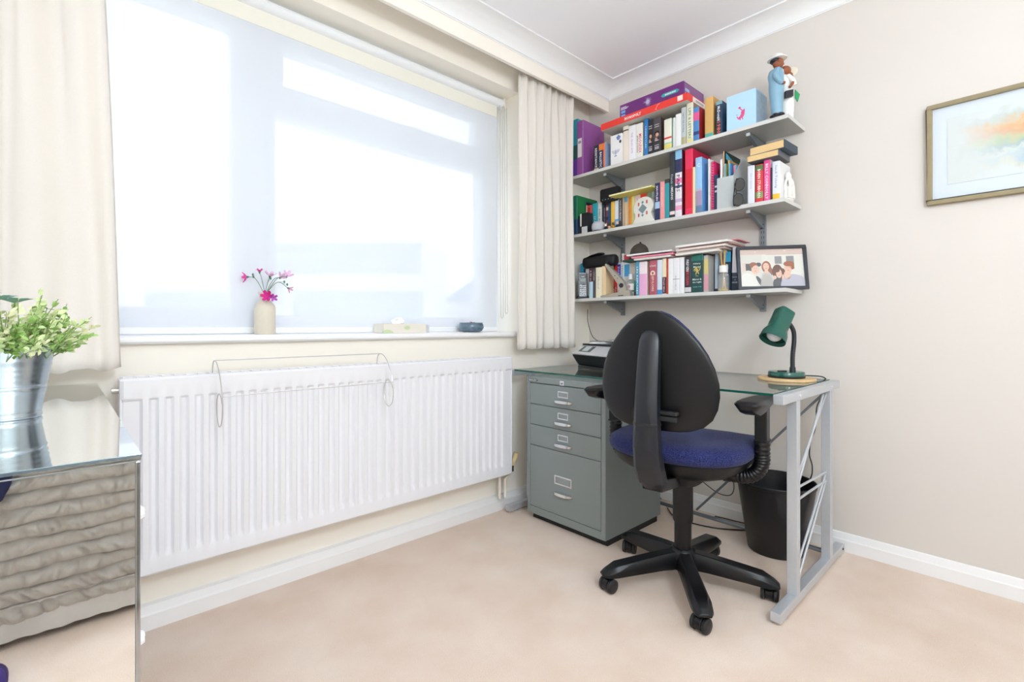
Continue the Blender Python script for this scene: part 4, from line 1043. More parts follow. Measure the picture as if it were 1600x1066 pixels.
# ================================================================ BOOKS
BOOKS=[
    (1,-0.0088,-0.0506,0.3409,{'c': '6A3FA8', 'bands': [(0.55, 1, '2FA3B8'), (0.3, 0.55, '1E5F5A')], 'dep': 0.19, 'kind': 'folder', 'lab': 'purple and teal folder at the curtain end of the top shelf', 'xs': -0.212}),
    (1,-0.1685,-0.2025,0.1462,{'c': '1B1B2E', 't': [('RESISTANCE', 'E8E8EE', 0.5, 0.75, 0.55)], 'bands': [(0, 0.1, 'C9B9A0')], 'lab': 'black paperback with white title RESISTANCE against the purple lever arch file', 'xs': -0.212}),
    (1,-0.2034,-0.2345,0.1443,{'c': '232A5C', 'bands': [(0.75, 1, 'E9853A')], 't': [('BALLISTIC', 'F2F2F2', 0.38, 0.6, 0.6)], 'lab': 'navy paperback with orange top beside the black one', 'xs': -0.212}),
    (1,-0.2354,-0.2469,0.1454,{'c': 'F07A4A', 'side': 'A9C3E6', 'lab': 'thin orange spined book with a pale blue cover', 'xs': -0.212}),
    (1,-0.3666,-0.4004,0.1959,{'c': 'EFE3D6', 'bands': [(0.86, 0.9, '6A675F')], 'lab': 'slim cream paperback beside the white emblem box', 'xs': -0.212}),
    (1,-0.4024,-0.4454,0.1871,{'c': 'F3F1F6', 't': [('THE GRADUATE', 'CFA9C6', 0.5, 0.6, 0.35)], 'lab': 'white paperback with faint pink title', 'xs': -0.212}),
    (1,-0.4461,-0.4881,0.1841,{'c': 'F2EFEA', 'side': 'E6D9BE', 't': [('MIDDLESEX', 'E0444E', 0.42, 0.55, 0.5, 0.18), ('JEFFREY EUGENIDES', '55555A', 0.42, 0.5, 0.28, -0.25)], 'lab': 'white paperback with red vertical title MIDDLESEX', 'xs': -0.212}),
    (1,-0.4965,-0.5192,0.1950,{'c': '2D7FC4', 't': [('UNSETTLED', 'BFE0F5', 0.5, 0.6, 0.4)], 'lab': 'slim bright blue book on the top shelf', 'xs': -0.212}),
    (1,-0.5200,-0.5506,0.1831,{'c': '22222C', 'face': 1, 't': [('THE CROWN', 'CFCFD6', 0.14, 0.13, 0.5, 0, 'h')], 'lab': 'black book with a face on its spine', 'xs': -0.212}),
    (1,-0.5514,-0.5930,0.1814,{'c': '4F474C', 'side': '4A3B34', 'face': 1, 'bands': [(0.0, 0.45, '2B2A33')], 't': [('THE QUEEN', 'D9D2D8', 0.14, 0.13, 0.5, 0, 'h')], 'lab': 'grey brown thick book with a face on its spine', 'xs': -0.212}),
    (1,-0.6117,-0.6532,0.1560,{'c': 'EFEBDD', 'side': 'A9CDBE', 'bands': [(0.0, 0.24, '9AD0BE'), (0.05, 0.2, 'EBDB7A'), (0.36, 0.42, 'D8413C')], 'lab': 'cream and mint book with a red band and a yellow patch', 'xs': -0.212}),
    (1,-0.6602,-0.6740,0.1515,{'c': 'DCE2DF', 'lab': 'very thin pale grey booklet beside the mint book', 'xs': -0.212}),
    (1,-0.6747,-0.7046,0.1634,{'c': 'F4F2F2', 'lab': 'plain white book under the red game box', 'xs': -0.212}),
    (1,-0.7053,-0.7294,0.1859,{'c': 'C4CCD0', 'bands': [(0, 0.22, 'B9B28C')], 't': [('NATURE GUIDE', '6A7A84', 0.6, 0.5, 0.4)], 'lab': 'pale grey book with an olive foot', 'xs': -0.212}),
    (1,-0.7327,-0.7669,0.1970,{'c': 'E9E4CF', 'bands': [(0, 0.12, 'E9DFA0')], 'side': '8C7C6A', 't': [('LIFE & LETTERS', '4E8F6E', 0.5, 0.75, 0.5)], 'lab': 'cream book with green vertical lettering', 'xs': -0.212}),
    (1,-0.7675,-0.7965,0.1646,{'c': '4E8AC8', 'side': 'B02A30', 'bands': [(0.62, 0.86, 'E85C9A'), (0.2, 0.3, '233A78')], 'lab': 'blue book with a pink blob on the spine and red cover', 'xs': -0.212}),
    (1,-0.8249,-0.8650,0.1920,{'c': 'D9AE6B', 'bands': [(0, 0.12, '63B5A8')], 'side': 'C99A55', 'kind': 'box', 'lab': 'kraft brown card box file with a turquoise foot', 'xs': -0.212}),
    (1,-0.8772,-0.9072,0.1578,{'c': '1E3550', 'side': '1C4A6E', 'bands': [(0.9, 1, '7FA6AE')], 't': [('McDonald', 'F0F0F0', 0.64, 0.42, 0.55), ('1980', 'E8643A', 0.22, 0.35, 0.7)], 'lab': 'dark blue book with white and orange title beside the pale blue box', 'xs': -0.212}),
    (2,-0.0088,-0.0457,0.2352,{'c': '15705A', 'side': '168048', 'dep': 0.2, 'bands': [(0.0, 0.4, '123F66')], 'sband': 1, 'lab': 'large green book at the curtain end of the middle shelf', 'xs': -0.212}),
    (2,0.0120,-0.0145,0.1923,{'c': '23262E', 'lab': 'black spined book behind the black and white card boxes', 'xs': -0.135}),
    (2,-0.0145,-0.0411,0.2066,{'c': '6B6B72', 'side': '15203C', 't': [('ATLAS', 'D8D8DC', 0.5, 0.5, 0.4)], 'lab': 'grey book with navy cover behind the black and white card boxes', 'xs': -0.135}),
    (2,-0.0431,-0.0567,0.1870,{'c': 'EFE2CC', 'lab': 'thin cream book left of the red one', 'xs': -0.135}),
    (2,-0.0577,-0.0924,0.1824,{'c': 'E2484A', 't': [('MEDITERRANEAN', '6E1E24', 0.62, 0.6, 0.45)], 'lab': 'red paperback on the middle shelf left end', 'xs': -0.135}),
    (2,-0.0971,-0.1386,0.1860,{'c': '35B0C4', 't': [('SPAIN', 'D9F2F5', 0.4, 0.4, 0.4)], 'lab': 'turquoise paperback behind the round grey speaker', 'xs': -0.135}),
    (2,-0.1395,-0.1673,0.1831,{'c': 'F1F1F0', 't': [('EVERY SECRET', '3C3C40', 0.5, 0.6, 0.5)], 'lab': 'white paperback with black title beside the turquoise one', 'xs': -0.135}),
    (2,-0.1677,-0.1792,0.1831,{'c': '3A5558', 'lab': 'very thin dark teal book left of the speckled books', 'xs': -0.135}),
    (2,-0.1801,-0.1973,0.1840,{'c': '2A2440', 't': [('SHADOWS', 'C9A9B0', 0.5, 0.6, 0.5)], 'lab': 'narrow dark violet book with pale title', 'xs': -0.135}),
    (2,-0.1982,-0.2126,0.1845,{'c': '7A4A66', 'bands': [(0.7, 0.8, 'F0D9C0'), (0.4, 0.5, '2C2A44')], 'lab': 'narrow plum book with pale bands', 'xs': -0.135}),
    (2,-0.2135,-0.2305,0.1851,{'c': '2F6F9E', 'lab': 'narrow mid blue book left of the yellow one', 'xs': -0.135}),
    (2,-0.2551,-0.2803,0.1814,{'c': 'F0C04A', 'side': 'E0A93A', 'lab': 'yellow paperback under the flat yellow book', 'xs': -0.168}),
    (2,-0.2812,-0.3061,0.1692,{'c': 'E3E9F5', 'bands': [(0.05, 0.35, '5AA5E0')], 'lab': 'white paperback with a sky blue lower half', 'xs': -0.168}),
    (2,-0.3069,-0.3331,0.1855,{'c': '4A4A52', 't': [('NOCTURNES', 'D8D8DC', 0.55, 0.6, 0.45)], 'lab': 'dark grey paperback with white title under the flat yellow book', 'xs': -0.168}),
    (2,-0.3340,-0.3440,0.1747,{'c': 'C9AE92', 'lab': 'very thin brown booklet right of the dark grey book', 'xs': -0.168}),
    (2,-0.3448,-0.3648,0.1752,{'c': 'D9BE9A', 'bands': [(0.82, 1, '5FA8D0')], 'lab': 'narrow tan book with blue head', 'xs': -0.168}),
    (2,-0.3535,-0.3774,0.1763,{'c': 'F59A2C', 'lab': 'orange paperback left of the white arched ornament', 'xs': -0.15}),
    (2,-0.3783,-0.3995,0.1753,{'c': 'EFE9A0', 'lab': 'pale yellow paperback behind the white arched ornament', 'xs': -0.15}),
    (2,-0.4003,-0.4340,0.1766,{'c': 'F3DDE0', 't': [('LOVE, ROSIE', 'D988A0', 0.7, 0.4, 0.4)], 'lab': 'pale pink paperback behind the white arched ornament', 'xs': -0.15}),
    (2,-0.4348,-0.4733,0.1796,{'c': 'EE4A32', 'lab': 'orange red book peeping over the white arched ornament', 'xs': -0.15}),
    (2,-0.4741,-0.5019,0.1796,{'c': '9BB09A', 'lab': 'sage green book behind the shoulder of the white ornament', 'xs': -0.15}),
    (2,-0.5026,-0.5209,0.1883,{'c': 'C2DAD8', 'lab': 'pale aqua book left of the navy one', 'xs': -0.15}),
    (2,-0.5595,-0.5872,0.1931,{'c': '1F2A56', 'bands': [(0.32, 0.5, 'A9C4E6')], 't': [('MAYFLIES', 'E8D9F0', 0.72, 0.4, 0.55)], 'lab': 'navy book with a pale blue patch right of the white ornament', 'xs': -0.212}),
    (2,-0.5894,-0.6145,0.1934,{'c': 'F2A0A0', 't': [('MY BRILLIANT', 'F7C8C4', 0.6, 0.5, 0.4)], 'lab': 'salmon pink book on the middle shelf', 'xs': -0.212}),
    (2,-0.6156,-0.6407,0.2006,{'c': '2E9AA4', 'side': '2A211E', 'bands': [(0.9, 1, '3A3432')], 'lab': 'teal book beside the salmon pink one', 'xs': -0.212}),
    (2,-0.6428,-0.6706,0.3350,{'c': '2A3038', 'side': '4A2226', 'bands': [(0.05, 0.1, 'F0D9DC')], 't': [('Francis of', 'B9BEC4', 0.55, 0.2, 0.5), ('MEANS', 'E8EAEE', 0.36, 0.18, 0.55)], 'lab': 'tall charcoal book with white title on the middle shelf', 'xs': -0.212}),
    (2,-0.6726,-0.7080,0.3324,{'c': 'E9E4EE', 'side': '7A2238', 'bands': [(0.86, 1, '8FC4E8'), (0.66, 0.86, '28305A'), (0.5, 0.58, 'E880B0'), (0.44, 0.47, '3A4A7A'), (0.22, 0.27, 'C9B0D4'), (0.1, 0.17, 'E8A0C4')], 'mott': 0.25, 't': [('PARIS', '3A3050', 0.5, 0.25, 0.6)], 'lab': 'tall colourful book with blue head beside the charcoal one', 'xs': -0.212}),
    (2,-0.7248,-0.7643,0.3211,{'c': 'E8305A', 'side': 'DE1F4E', 'dep': 0.2, 'kind': 'boxfile', 'bands': [(0.1, 0.7, 'DC2238')], 'lab': 'tall crimson box file on the middle shelf', 'xs': -0.212}),
    (2,-0.7652,-0.7772,0.2275,{'c': 'EFE0B4', 'lab': 'thin cream book between crimson file and sky blue book', 'xs': -0.212}),
    (2,-0.7782,-0.8104,0.2679,{'c': '9CC6EE', 'side': '6FA8E2', 'bands': [(0, 0.14, '6E86A8'), (0.14, 0.4, 'A894B4'), (0.4, 0.44, 'C2B4CC')], 'mott': 0.12, 't': [('C', 'EAF3FF', 0.86, 0.12, 0.5, 0, 'h')], 'lab': 'tall sky blue book with a violet lower half', 'xs': -0.212}),
    (2,-1.0215,-1.0514,0.1693,{'c': 'E6E9F2', 'side': 'A01E32', 't': [('PERSUASION', 'C9CCD8', 0.6, 0.4, 0.35)], 'lab': 'white paperback right of the grey magazine holder', 'xs': -0.212}),
    (2,-1.0546,-1.0860,0.1667,{'c': 'D9383C', 'bands': [(0.84, 0.98, '5F7A48'), (0.12, 0.28, '8A9A58')], 't': [('BORN STUBBORN', 'F4F4F4', 0.5, 0.75, 0.5)], 'lab': 'red and green book with white title left of the pink one', 'xs': -0.212}),
    (2,-1.0887,-1.1152,0.1783,{'c': 'F0569A', 'side': 'F6DCE6', 't': [('BILLY CONNOLLY', 'FBEFF5', 0.48, 0.86, 0.55)], 'lab': 'hot pink book with large white capitals down its spine', 'xs': -0.212}),
    (2,-1.1167,-1.1224,0.1409,{'c': '3A2A3A', 'lab': 'very thin dark book right of the hot pink one', 'xs': -0.212}),
    (2,-1.1237,-1.1529,0.1637,{'c': 'E3E6F0', 'side': 'E8E8EA', 'bands': [(0, 0.15, 'F3C03A')], 't': [('Sandi Toksvig', '8A96B8', 0.6, 0.6, 0.45)], 'lab': 'white book with a yellow foot at the right of the middle shelf', 'xs': -0.212}),
    (3,0.0120,-0.0142,0.2243,{'c': '23A7D8', 'dep': 0.1, 'lab': 'bright blue rounded book behind the cordless phone', 'xs': -0.11}),
    (3,-0.0554,-0.0660,0.1821,{'c': '20375E', 'lab': 'thin navy book right of the blue one', 'xs': -0.16}),
    (3,-0.0670,-0.0929,0.1804,{'c': 'EDEFF0', 'lab': 'white paperback at the left of the bottom shelf', 'xs': -0.16}),
    (3,-0.1348,-0.1616,0.1740,{'c': '4A2030', 'bands': [(0, 0.55, 'BFE0F0')], 't': [('A Bit on', 'D8C9CE', 0.75, 0.35, 0.5)], 'lab': 'maroon and pale blue paperback on the bottom shelf', 'xs': -0.212}),
    (3,-0.1625,-0.1808,0.1683,{'c': '4A484E', 't': [('OCTOBER', 'C9C9CC', 0.75, 0.3, 0.5)], 'lab': 'narrow dark grey paperback left of the cream books', 'xs': -0.212}),
    (3,-0.1821,-0.2248,0.1727,{'c': 'F3EAD2', 't': [('A Room of', '9DB6C4', 0.5, 0.4, 0.35)], 'lab': 'thick cream paperback below the glasses case', 'xs': -0.212}),
    (3,-0.2257,-0.2512,0.1768,{'c': 'EFD3A6', 'lab': 'sandy paperback behind the stapler', 'xs': -0.212}),
    (3,-0.1960,-0.2260,0.1895,{'c': '1E1C1E', 'bands': [(0.35, 0.72, 'D8302E'), (0.03, 0.28, 'D9D4D0')], 't': [('FINALE', '2A1010', 0.54, 0.3, 0.5)], 'lab': 'black book with a red title panel behind the stapler', 'xs': -0.135}),
    (3,-0.2269,-0.2411,0.1801,{'c': '5A5E62', 'lab': 'narrow grey book behind the stapler arm', 'xs': -0.135}),
    (3,-0.2429,-0.2727,0.1962,{'c': 'E8302A', 't': [('Tutti', 'F4E8E8', 0.2, 0.25, 0.5)], 'lab': 'red book with white cursive behind the stapler', 'xs': -0.135}),
    (3,-0.2744,-0.2968,0.1972,{'c': 'EDEBF6', 'bands': [(0.5, 0.96, '4A34B4')], 't': [('ZONE', 'EDEBF6', 0.73, 0.36, 0.6)], 'lab': 'white book with a violet spine panel', 'xs': -0.135}),
    (3,-0.2977,-0.3216,0.1985,{'c': 'DCE8F2', 't': [('Henry Sugar', '6A6A70', 0.55, 0.7, 0.45)], 'lab': 'pale blue book left of the clear bottle', 'xs': -0.135}),
    (3,-0.3224,-0.3551,0.1956,{'c': 'EFF1F3', 'bands': [(0.6, 0.94, '48A8E0')], 'lab': 'white book with a blue square behind the clear bottle', 'xs': -0.135}),
    (3,-0.3559,-0.3962,0.1956,{'c': 'EFE9E2', 'bands': [(0, 0.46, '5FB890'), (0.02, 0.14, 'D05038')], 'lab': 'white book with a green lower half beside the bottle', 'xs': -0.135}),
    (3,-0.4469,-0.4657,0.1808,{'c': '3A9EC4', 't': [('LES REFUGES', 'EAF6FA', 0.45, 0.8, 0.6)], 'lab': 'blue book with large white letters on the bottom shelf', 'xs': -0.212}),
    (3,-0.4668,-0.5132,0.1775,{'c': 'EFB4DC', 'side': 'EAD6C4', 'bands': [(0.64, 1, 'F5E6EC')], 'lab': 'pink book with a pale upper third', 'xs': -0.212}),
    (3,-0.5275,-0.5705,0.1783,{'c': 'B4586A', 'arch': 1, 't': [('KATE MOSSE', 'F2DDCF', 0.84, 0.1, 0.8, 0, 'h'), ('SEPULCHRE', 'EED9BE', 0.33, 0.45, 0.35)], 'lab': 'dusty red book with a cream arch emblem', 'xs': -0.212}),
    (3,-0.5727,-0.6002,0.1778,{'c': 'DCE6F4', 'bands': [(0, 0.14, '4E9AD8')], 'lab': 'pale blue book with a blue foot on the bottom shelf', 'xs': -0.212}),
    (3,-0.6013,-0.6245,0.1817,{'c': 'F0E4C4', 'bands': [(0.02, 0.48, '5A3A52')], 'side': 'EE8A48', 't': [('Fresh Mint', 'E8D0B8', 0.25, 0.38, 0.4)], 'lab': 'cream book with a plum lower panel', 'xs': -0.212}),
    (3,-0.6259,-0.6336,0.1799,{'c': 'D24A2C', 'lab': 'very thin orange red book beside the three white ones', 'xs': -0.212}),
    (3,-0.6350,-0.6588,0.1782,{'c': 'F3F3F4', 'lab': 'first of three white books, beside the thin orange red one', 'xs': -0.212}),
    (3,-0.6595,-0.6945,0.1783,{'c': 'F0EFF2', 't': [('INVISIBLE', 'CBBFCB', 0.3, 0.4, 0.3)], 'bands': [(0.4, 0.415, '8A8A92')], 'lab': 'middle of three white books, with a thin grey line', 'xs': -0.212}),
    (3,-0.6952,-0.7208,0.1782,{'c': 'F4F4F6', 'lab': 'last of three white books, against a black spine', 'xs': -0.212}),
    (3,-0.7221,-0.7558,0.1750,{'c': '2A2A34', 't': [('PHILIP KERR', 'F4F4F4', 0.76, 0.34, 0.5), ('PRUSSIAN', 'E8404A', 0.42, 0.4, 0.55)], 'bands': [(0.03, 0.16, 'D8D4D8')], 'lab': 'black book with white and red vertical title left of the thick teal one', 'xs': -0.212}),
    (3,-0.7571,-0.8174,0.1822,{'c': '0E4545', 'side': '0E2E34', 'mott': 0.4, 'lion': 1, 'bands': [(0.84, 1, '1B6E62')], 't': [('Hilary', 'F0F0E4', 0.76, 0.09, 0.6, 0, 'h'), ('Mantel', 'F0F0E4', 0.68, 0.09, 0.6, 0, 'h'), ('The', 'D8C98A', 0.44, 0.05, 0.25, 0, 'h'), ('Mirror &', 'F0F0F0', 0.35, 0.09, 0.75, 0, 'h'), ('the Light', 'F0F0F0', 0.27, 0.09, 0.75, 0, 'h'), ('WINNER OF THE', '7CC4B4', 0.15, 0.05, 0.7, 0, 'h')], 'lab': 'thick teal book with a golden lion on the spine', 'xs': -0.212}),
    (3,-0.8186,-0.8405,0.1746,{'c': 'B9B4AE', 'bands': [(0.5, 0.9, 'D3C27A'), (0.05, 0.48, 'D89AA8')], 'lab': 'grey book with yellow and pink halves', 'xs': -0.212}),
    (3,-0.8121,-0.8302,0.1848,{'c': '2C3244', 't': [('WICKED', 'B9C0CC', 0.8, 0.25, 0.4)], 'lab': 'narrow slate book left of the reed diffuser', 'xs': -0.15}),
    (3,-0.8311,-0.8583,0.1853,{'c': 'D3E2F2', 'bands': [(0.02, 0.1, '3A3E48')], 'lab': 'pale blue book behind the reed diffuser', 'xs': -0.15}),
    (3,-0.8858,-0.9207,0.1909,{'c': '1F3448', 'bands': [(0.74, 0.99, '36A6D2'), (0.0, 0.04, 'E8E8E8')], 't': [('ATLAS', 'F0F0F0', 0.55, 0.3, 0.5)], 'lab': 'dark blue book with a bright blue head right of the diffuser', 'xs': -0.15}),
    (3,-0.9282,-0.9621,0.2053,{'c': '232F44', 'bands': [(0.42, 1, 'E3E2EE')], 't': [('THE MATCHMAKER', 'C9D2E0', 0.32, 0.05, 0.8, 0, 'h'), ('of', 'C9D2E0', 0.26, 0.04, 0.2, 0, 'h'), ('PERIGORD', 'C9D2E0', 0.2, 0.06, 0.75, 0, 'h')], 'lean': 2, 'dep': 0.1, 'lab': 'navy and lilac book leaning behind the black photo frame', 'xs': -0.165}),
]

GRP = {1: 'books on the top shelf', 2: 'books on the middle shelf', 3: 'books on the bottom shelf'}
m_page = M('EFE6D2', .9, noise=.05, scale=200, name='book_pages')
prev = {1: .02, 2: .02, 3: .02}
rndb = random.Random(21)
def book(sn, ya, yb, h, d):
    z0 = SH[sn][1] + .0003
    ya = min(ya, prev[sn] - .0005)
    if ya - yb < .003: yb = ya - .003
    prev[sn] = yb
    xs = d['xs']; dep = d.get('dep', .145 if xs > -.2 else (.16 if h > .185 else .13))
    xe = min(xs + dep, -.016)
    kind = d.get('kind', 'book')
    nm_ = {'book': 'book', 'folder': 'folder', 'box': 'card_box_file', 'boxfile': 'box_file'}[kind]
    w = ya - yb
    lean = math.radians(d.get('lean', 0))
    t = thing(nm_, d['lab'], {'book': 'book', 'folder': 'folder', 'box': 'box file', 'boxfile': 'box file'}[kind], (xs, (ya + yb) / 2, z0), 0, GRP[sn])
    cols = [d['c']]; bands = sorted(d.get('bands', []))
    for bb in bands: cols.append(bb[2])
    side = d.get('side', d['c'])
    cols.append(side)
    mats = [M(c, .5 if kind == 'book' else .42, noise=d.get('mott', .03), scale=70 if 'mott' not in d else 110, coat=.12 if kind == 'book' else 0) for c in cols]
    mb = MB()
    th = min(.0022, w * .22)
    cuts = sorted(set([0.0, 1.0] + [v for bb in bands for v in bb[:2]]))
    # spine, slightly rounded, in coloured bands
    def spine_pts(z):
        r_ = min(.0028, w * .18)
        return [(xs + r_, ya, z), (xs + r_ * .3, ya - w * .07, z), (xs, ya - w * .25, z), (xs, yb + w * .25, z), (xs + r_ * .3, yb + w * .07, z), (xs + r_, yb, z)]
    inner = lambda z: [(xs + .004, yb + th, z), (xs + .004, ya - th, z)]
    for a, c in zip(cuts, cuts[1:]):
        m_i = 0
        for i, bb in enumerate(bands):
            if bb[0] <= a + 1e-6 and bb[1] >= c - 1e-6: m_i = i + 1
        mb.use(m_i)
        mb.loft([spine_pts(z0 + h * a) + inner(z0 + h * a), spine_pts(z0 + h * c) + inner(z0 + h * c)], a == 0, c == 1)
    mb.use(len(cols) - 1)
    if d.get('sband') or (d.get('side') is None and bands and kind != 'book'):
        for a, c in zip(cuts, cuts[1:]):
            m_i = len(cols) - 1
            for i, bb in enumerate(bands):
                if bb[0] <= a + 1e-6 and bb[1] >= c - 1e-6: m_i = i + 1
            mb.use(m_i); mb.box(xs + .003, xe, yb, yb + th, z0 + h * a, z0 + h * c)
    else:
        mb.box(xs + .003, xe, yb, yb + th, z0, z0 + h)
    mb.use(0)
    mb.box(xs + .003, xe, ya - th, ya, z0, z0 + h)
    if kind in ('box', 'boxfile'):
        mb.use(len(cols) - 1); mb.box(xs + .004, xe, yb + th, ya - th, z0 + h - .003, z0 + h)
    mb.build('cover' if kind == 'book' else 'case', mats, t)
    if w > .006:
        ov = .004 if h > .15 else .0015
        ht = h - (.004 if kind in ('box', 'boxfile') else rndb.choice([.0012, .0025, .004]))
        MB().box(xs + .0045, xe - ov, yb + th + .0001, ya - th - .0001, z0 + .002, z0 + ht).build('pages', m_page if kind == 'book' else M('D8D3CA', .8, noise=.02), t)
    yc = (ya + yb) / 2
    for q in d.get('t', []):
        s_, c_, zf, ln, hh = q[:5]
        offy = q[5] if len(q) > 5 else 0
        horiz = len(q) > 6
        cen = (xs - .0004, yc - offy * w, z0 + h * zf)
        if horiz: lettering(t, s_, c_, cen, (0, -1, 0), (0, 0, 1), w * hh, h * ln * .55, 'title_lettering')
        else: lettering(t, s_, c_, cen, (0, 0, -1), (0, -1, 0), h * ln, w * hh * .8, 'title_lettering')
    def disc(col, zf, ry, rz, dy=0, nm='spine_picture', x=.0005):
        p = [(xs - x, yc + dy * w + ry * w * math.cos(2*PI*i/16), z0 + h * zf + rz * h * math.sin(2*PI*i/16)) for i in range(16)]
        return MB().prism(p, (-.0002, 0, 0)).build(nm, M(col, .5, noise=.05), t)
    if d.get('face'):
        disc('1A171A', .56, .36, .075); disc('D9A58C', .52, .22, .055, -.05, x=.0008); disc('B98A78', .40, .18, .05, .1, x=.0006); disc('C9C4C8', .36, .3, .012, x=.0009)
        for zz in (.80, .74, .22, .17, .12):
            MB().box(xs - .0006, xs, yc - w * .32, yc + w * .32, z0 + h * zz, z0 + h * (zz + .018)).build('small_lettering', M('C2BEC6', .5, noise=0), t)
    if d.get('arch'):
        p = [(xs - .0005, yc + .33 * w * math.cos(a), z0 + h * .62 + .085 * h * max(-.55, math.sin(a))) for a in [2*PI*i/20 for i in range(20)]]
        MB().prism(p, (-.0002, 0, 0)).build('arch_emblem', M('EFDDC2', .5, noise=.03), t)
        disc('B4586A', .63, .14, .04, x=.0008, nm='arch_emblem')
    if d.get('lion'):
        cx, cz = yc, z0 + h * .585; g_ = M('D9BE62', .45, noise=.08)
        lm = MB()
        def blob(dy, dz, ry, rz, a=0):
            pts = []
            for i in range(14):
                u, v = ry * math.cos(2*PI*i/14), rz * math.sin(2*PI*i/14)
                pts.append((xs - .0005, cx - (dy + u * math.cos(a) - v * math.sin(a)), cz + dz + u * math.sin(a) + v * math.cos(a)))
            lm.prism(pts, (-.0003, 0, 0))
        blob(0, .000, .0065, .011, .4); blob(-.004, .010, .0055, .005); blob(-.012, .006, .007, .0022, .6); blob(-.010, -.001, .006, .002, .2); blob(-.004, -.013, .0025, .008, -.3); blob(.006, -.012, .0025, .008, .5); blob(.013, .004, .002, .010, -.5); blob(.010, .013, .005, .0022, .7)
        lm.build('lion_emblem', g_, t)
    if lean:
        t.rotation_euler = (lean, 0, 0)
    return t
for q in BOOKS: book(*q)

# ================================================================ TOP SHELF THINGS
Z1 = SH[1][1] + .0004
la_ = thing('lever_arch_file', 'purple lever arch file with white spine label on the top shelf', 'file', (-.12, -.078, Z1))
yA, yB, zT = -.0520, -.0985, Z1 + .318
m_pur = M('9A56A2', .5, noise=.04, scale=30)
q = MB(); q.box(-.219, -.2155, yA, yB, Z1, zT); q.box(-.2155, -.02, yA, yA - .003, Z1, zT); q.box(-.2155, -.02, yB + .003, yB, Z1, zT)
q.build('case', m_pur, la_, bevel=.001)
MB().box(-.2195, -.219, yB + .0008, yB + .0035, Z1 + .002, zT - .002).build('edge_binding', M('D0A8D4', .5, noise=0), la_)
MB().box(-.2197, -.219, yA - .006, yB + .011, Z1 + .105, Z1 + .215).build('spine_label', M('EDECEA', .6, noise=.02), la_)
MB().box(-.2199, -.2196, yA - .010, yB + .015, Z1 + .185, Z1 + .200).build('label_print', M('9A9AA6', .6, noise=0), la_)
MB().box(-.20, -.03, yB + .004, yA - .004, Z1 + .004, zT - .02).build('papers', m_page, la_)
ac = [(-.105 + .13 * math.cos(a), yB - .0004, Z1 + .33 + .16 * math.sin(a)) for a in [PI * 1.12 + .35 * PI * i / 14 for i in range(15)]]
MB().tube(ac, .0008, 5).build('finger_groove', M('A96CB0', .5, noise=0), la_)

eb = thing('gift_box', 'white upright card box with blue candelabrum emblem on the top shelf', 'box', (-.19, -.325, Z1))
MB().box(-.222, -.150, -.2935, -.3655, Z1, Z1 + .162).build('box', M('F1F0F2', .5, noise=.02), eb, bevel=.001)
mbl = M('4A63A8', .5, noise=.04)
q = MB()
for r_ in (.010, .017, .024):
    q.tube([(-.2224, -.327 - r_ * math.cos(a), Z1 + .078 - r_ * math.sin(a) * .8) for a in [PI * i / 12 for i in range(13)]], .0009, 5)
q.box(-.2230, -.2221, -.3262, -.3278, Z1 + .045, Z1 + .080); q.box(-.2230, -.2221, -.319, -.335, Z1 + .044, Z1 + .047)
q.build('candelabrum_emblem', mbl, eb)
q = MB(); q.prism([(-.2222, -.345 + .0125 * (1 + .15 * math.sin(5 * a)) * math.cos(a), Z1 + .142 + .013 * (1 + .15 * math.cos(4 * a)) * math.sin(a)) for a in [2*PI*i/22 for i in range(22)]], (-.0004, 0, 0)); q.build('flower_print', M('6E83BE', .5, noise=.12), eb)
q = MB(); q.prism([(-.2222, -.357 + .007 * math.cos(a), Z1 + .118 + .009 * math.sin(a)) for a in [2*PI*i/14 for i in range(14)]], (-.0004, 0, 0)); q.build('dark_print', M('4A2A3A', .5, noise=.12), eb)

gz = Z1 + .1978
gm = thing('board_game_box', 'long flat red board game box lying across the books', 'game box', (-.14, -.50, gz), 0, 'board game boxes on the top shelf')
MB().box(-.252, -.006, -.249, -.760, gz, gz + .036).build('lid', M('EC3A30', .45, noise=.02, coat=.1), gm, bevel=.0012)
MB().box(-.2505, -.0075, -.2505, -.7585, gz - .0006, gz + .0005).build('tray_bottom', M('C9C4BA', .7, noise=.02), gm)
lettering(gm, 'MONOPOLY', 'FBF3F0', (-.2525, -.455, gz + .017), (0, -1, 0), (0, 0, 1), .100, .0165, 'title_lettering', bold=.03)
MB().box(-.2526, -.252, -.708, -.735, gz + .008, gz + .032).build('corner_mark', M('F3E6E2', .5, noise=0), gm)
MB().box(-.200, -.03, -.7600, -.7606, gz + .006, gz + .031).build('end_panel', M('F2EDEA', .5, noise=.02), gm)
MB().box(-.17, -.09, -.7606, -.7609, gz + .013, gz + .024).build('end_print', M('B9AEB0', .5, noise=.02), gm)
q = MB(); q.bar((-.2524, -.590, gz + .008), (-.2524, -.600, gz + .028), .0015, .0025, (1, 0, 0)); q.bar((-.2524, -.600, gz + .028), (-.2524, -.612, gz + .031), .0015, .0025, (1, 0, 0)); q.bar((-.2524, -.586, gz + .010), (-.2524, -.596, gz + .006), .0015, .0025, (1, 0, 0)); q.build('ribbon_mark', M('F6C9BE', .5, noise=0), gm)
pz = gz + .0364
gp = thing('board_game_box', 'purple board game box with silver starburst, uppermost on the top shelf', 'game box', (-.13, -.54, pz), 0, 'board game boxes on the top shelf')
MB().box(-.226, -.016, -.357, -.726, pz, pz + .076).build('lid', M('6E2478', .45, noise=.03, coat=.1), gp, bevel=.0015)
q = MB(); rs = random.Random(2)
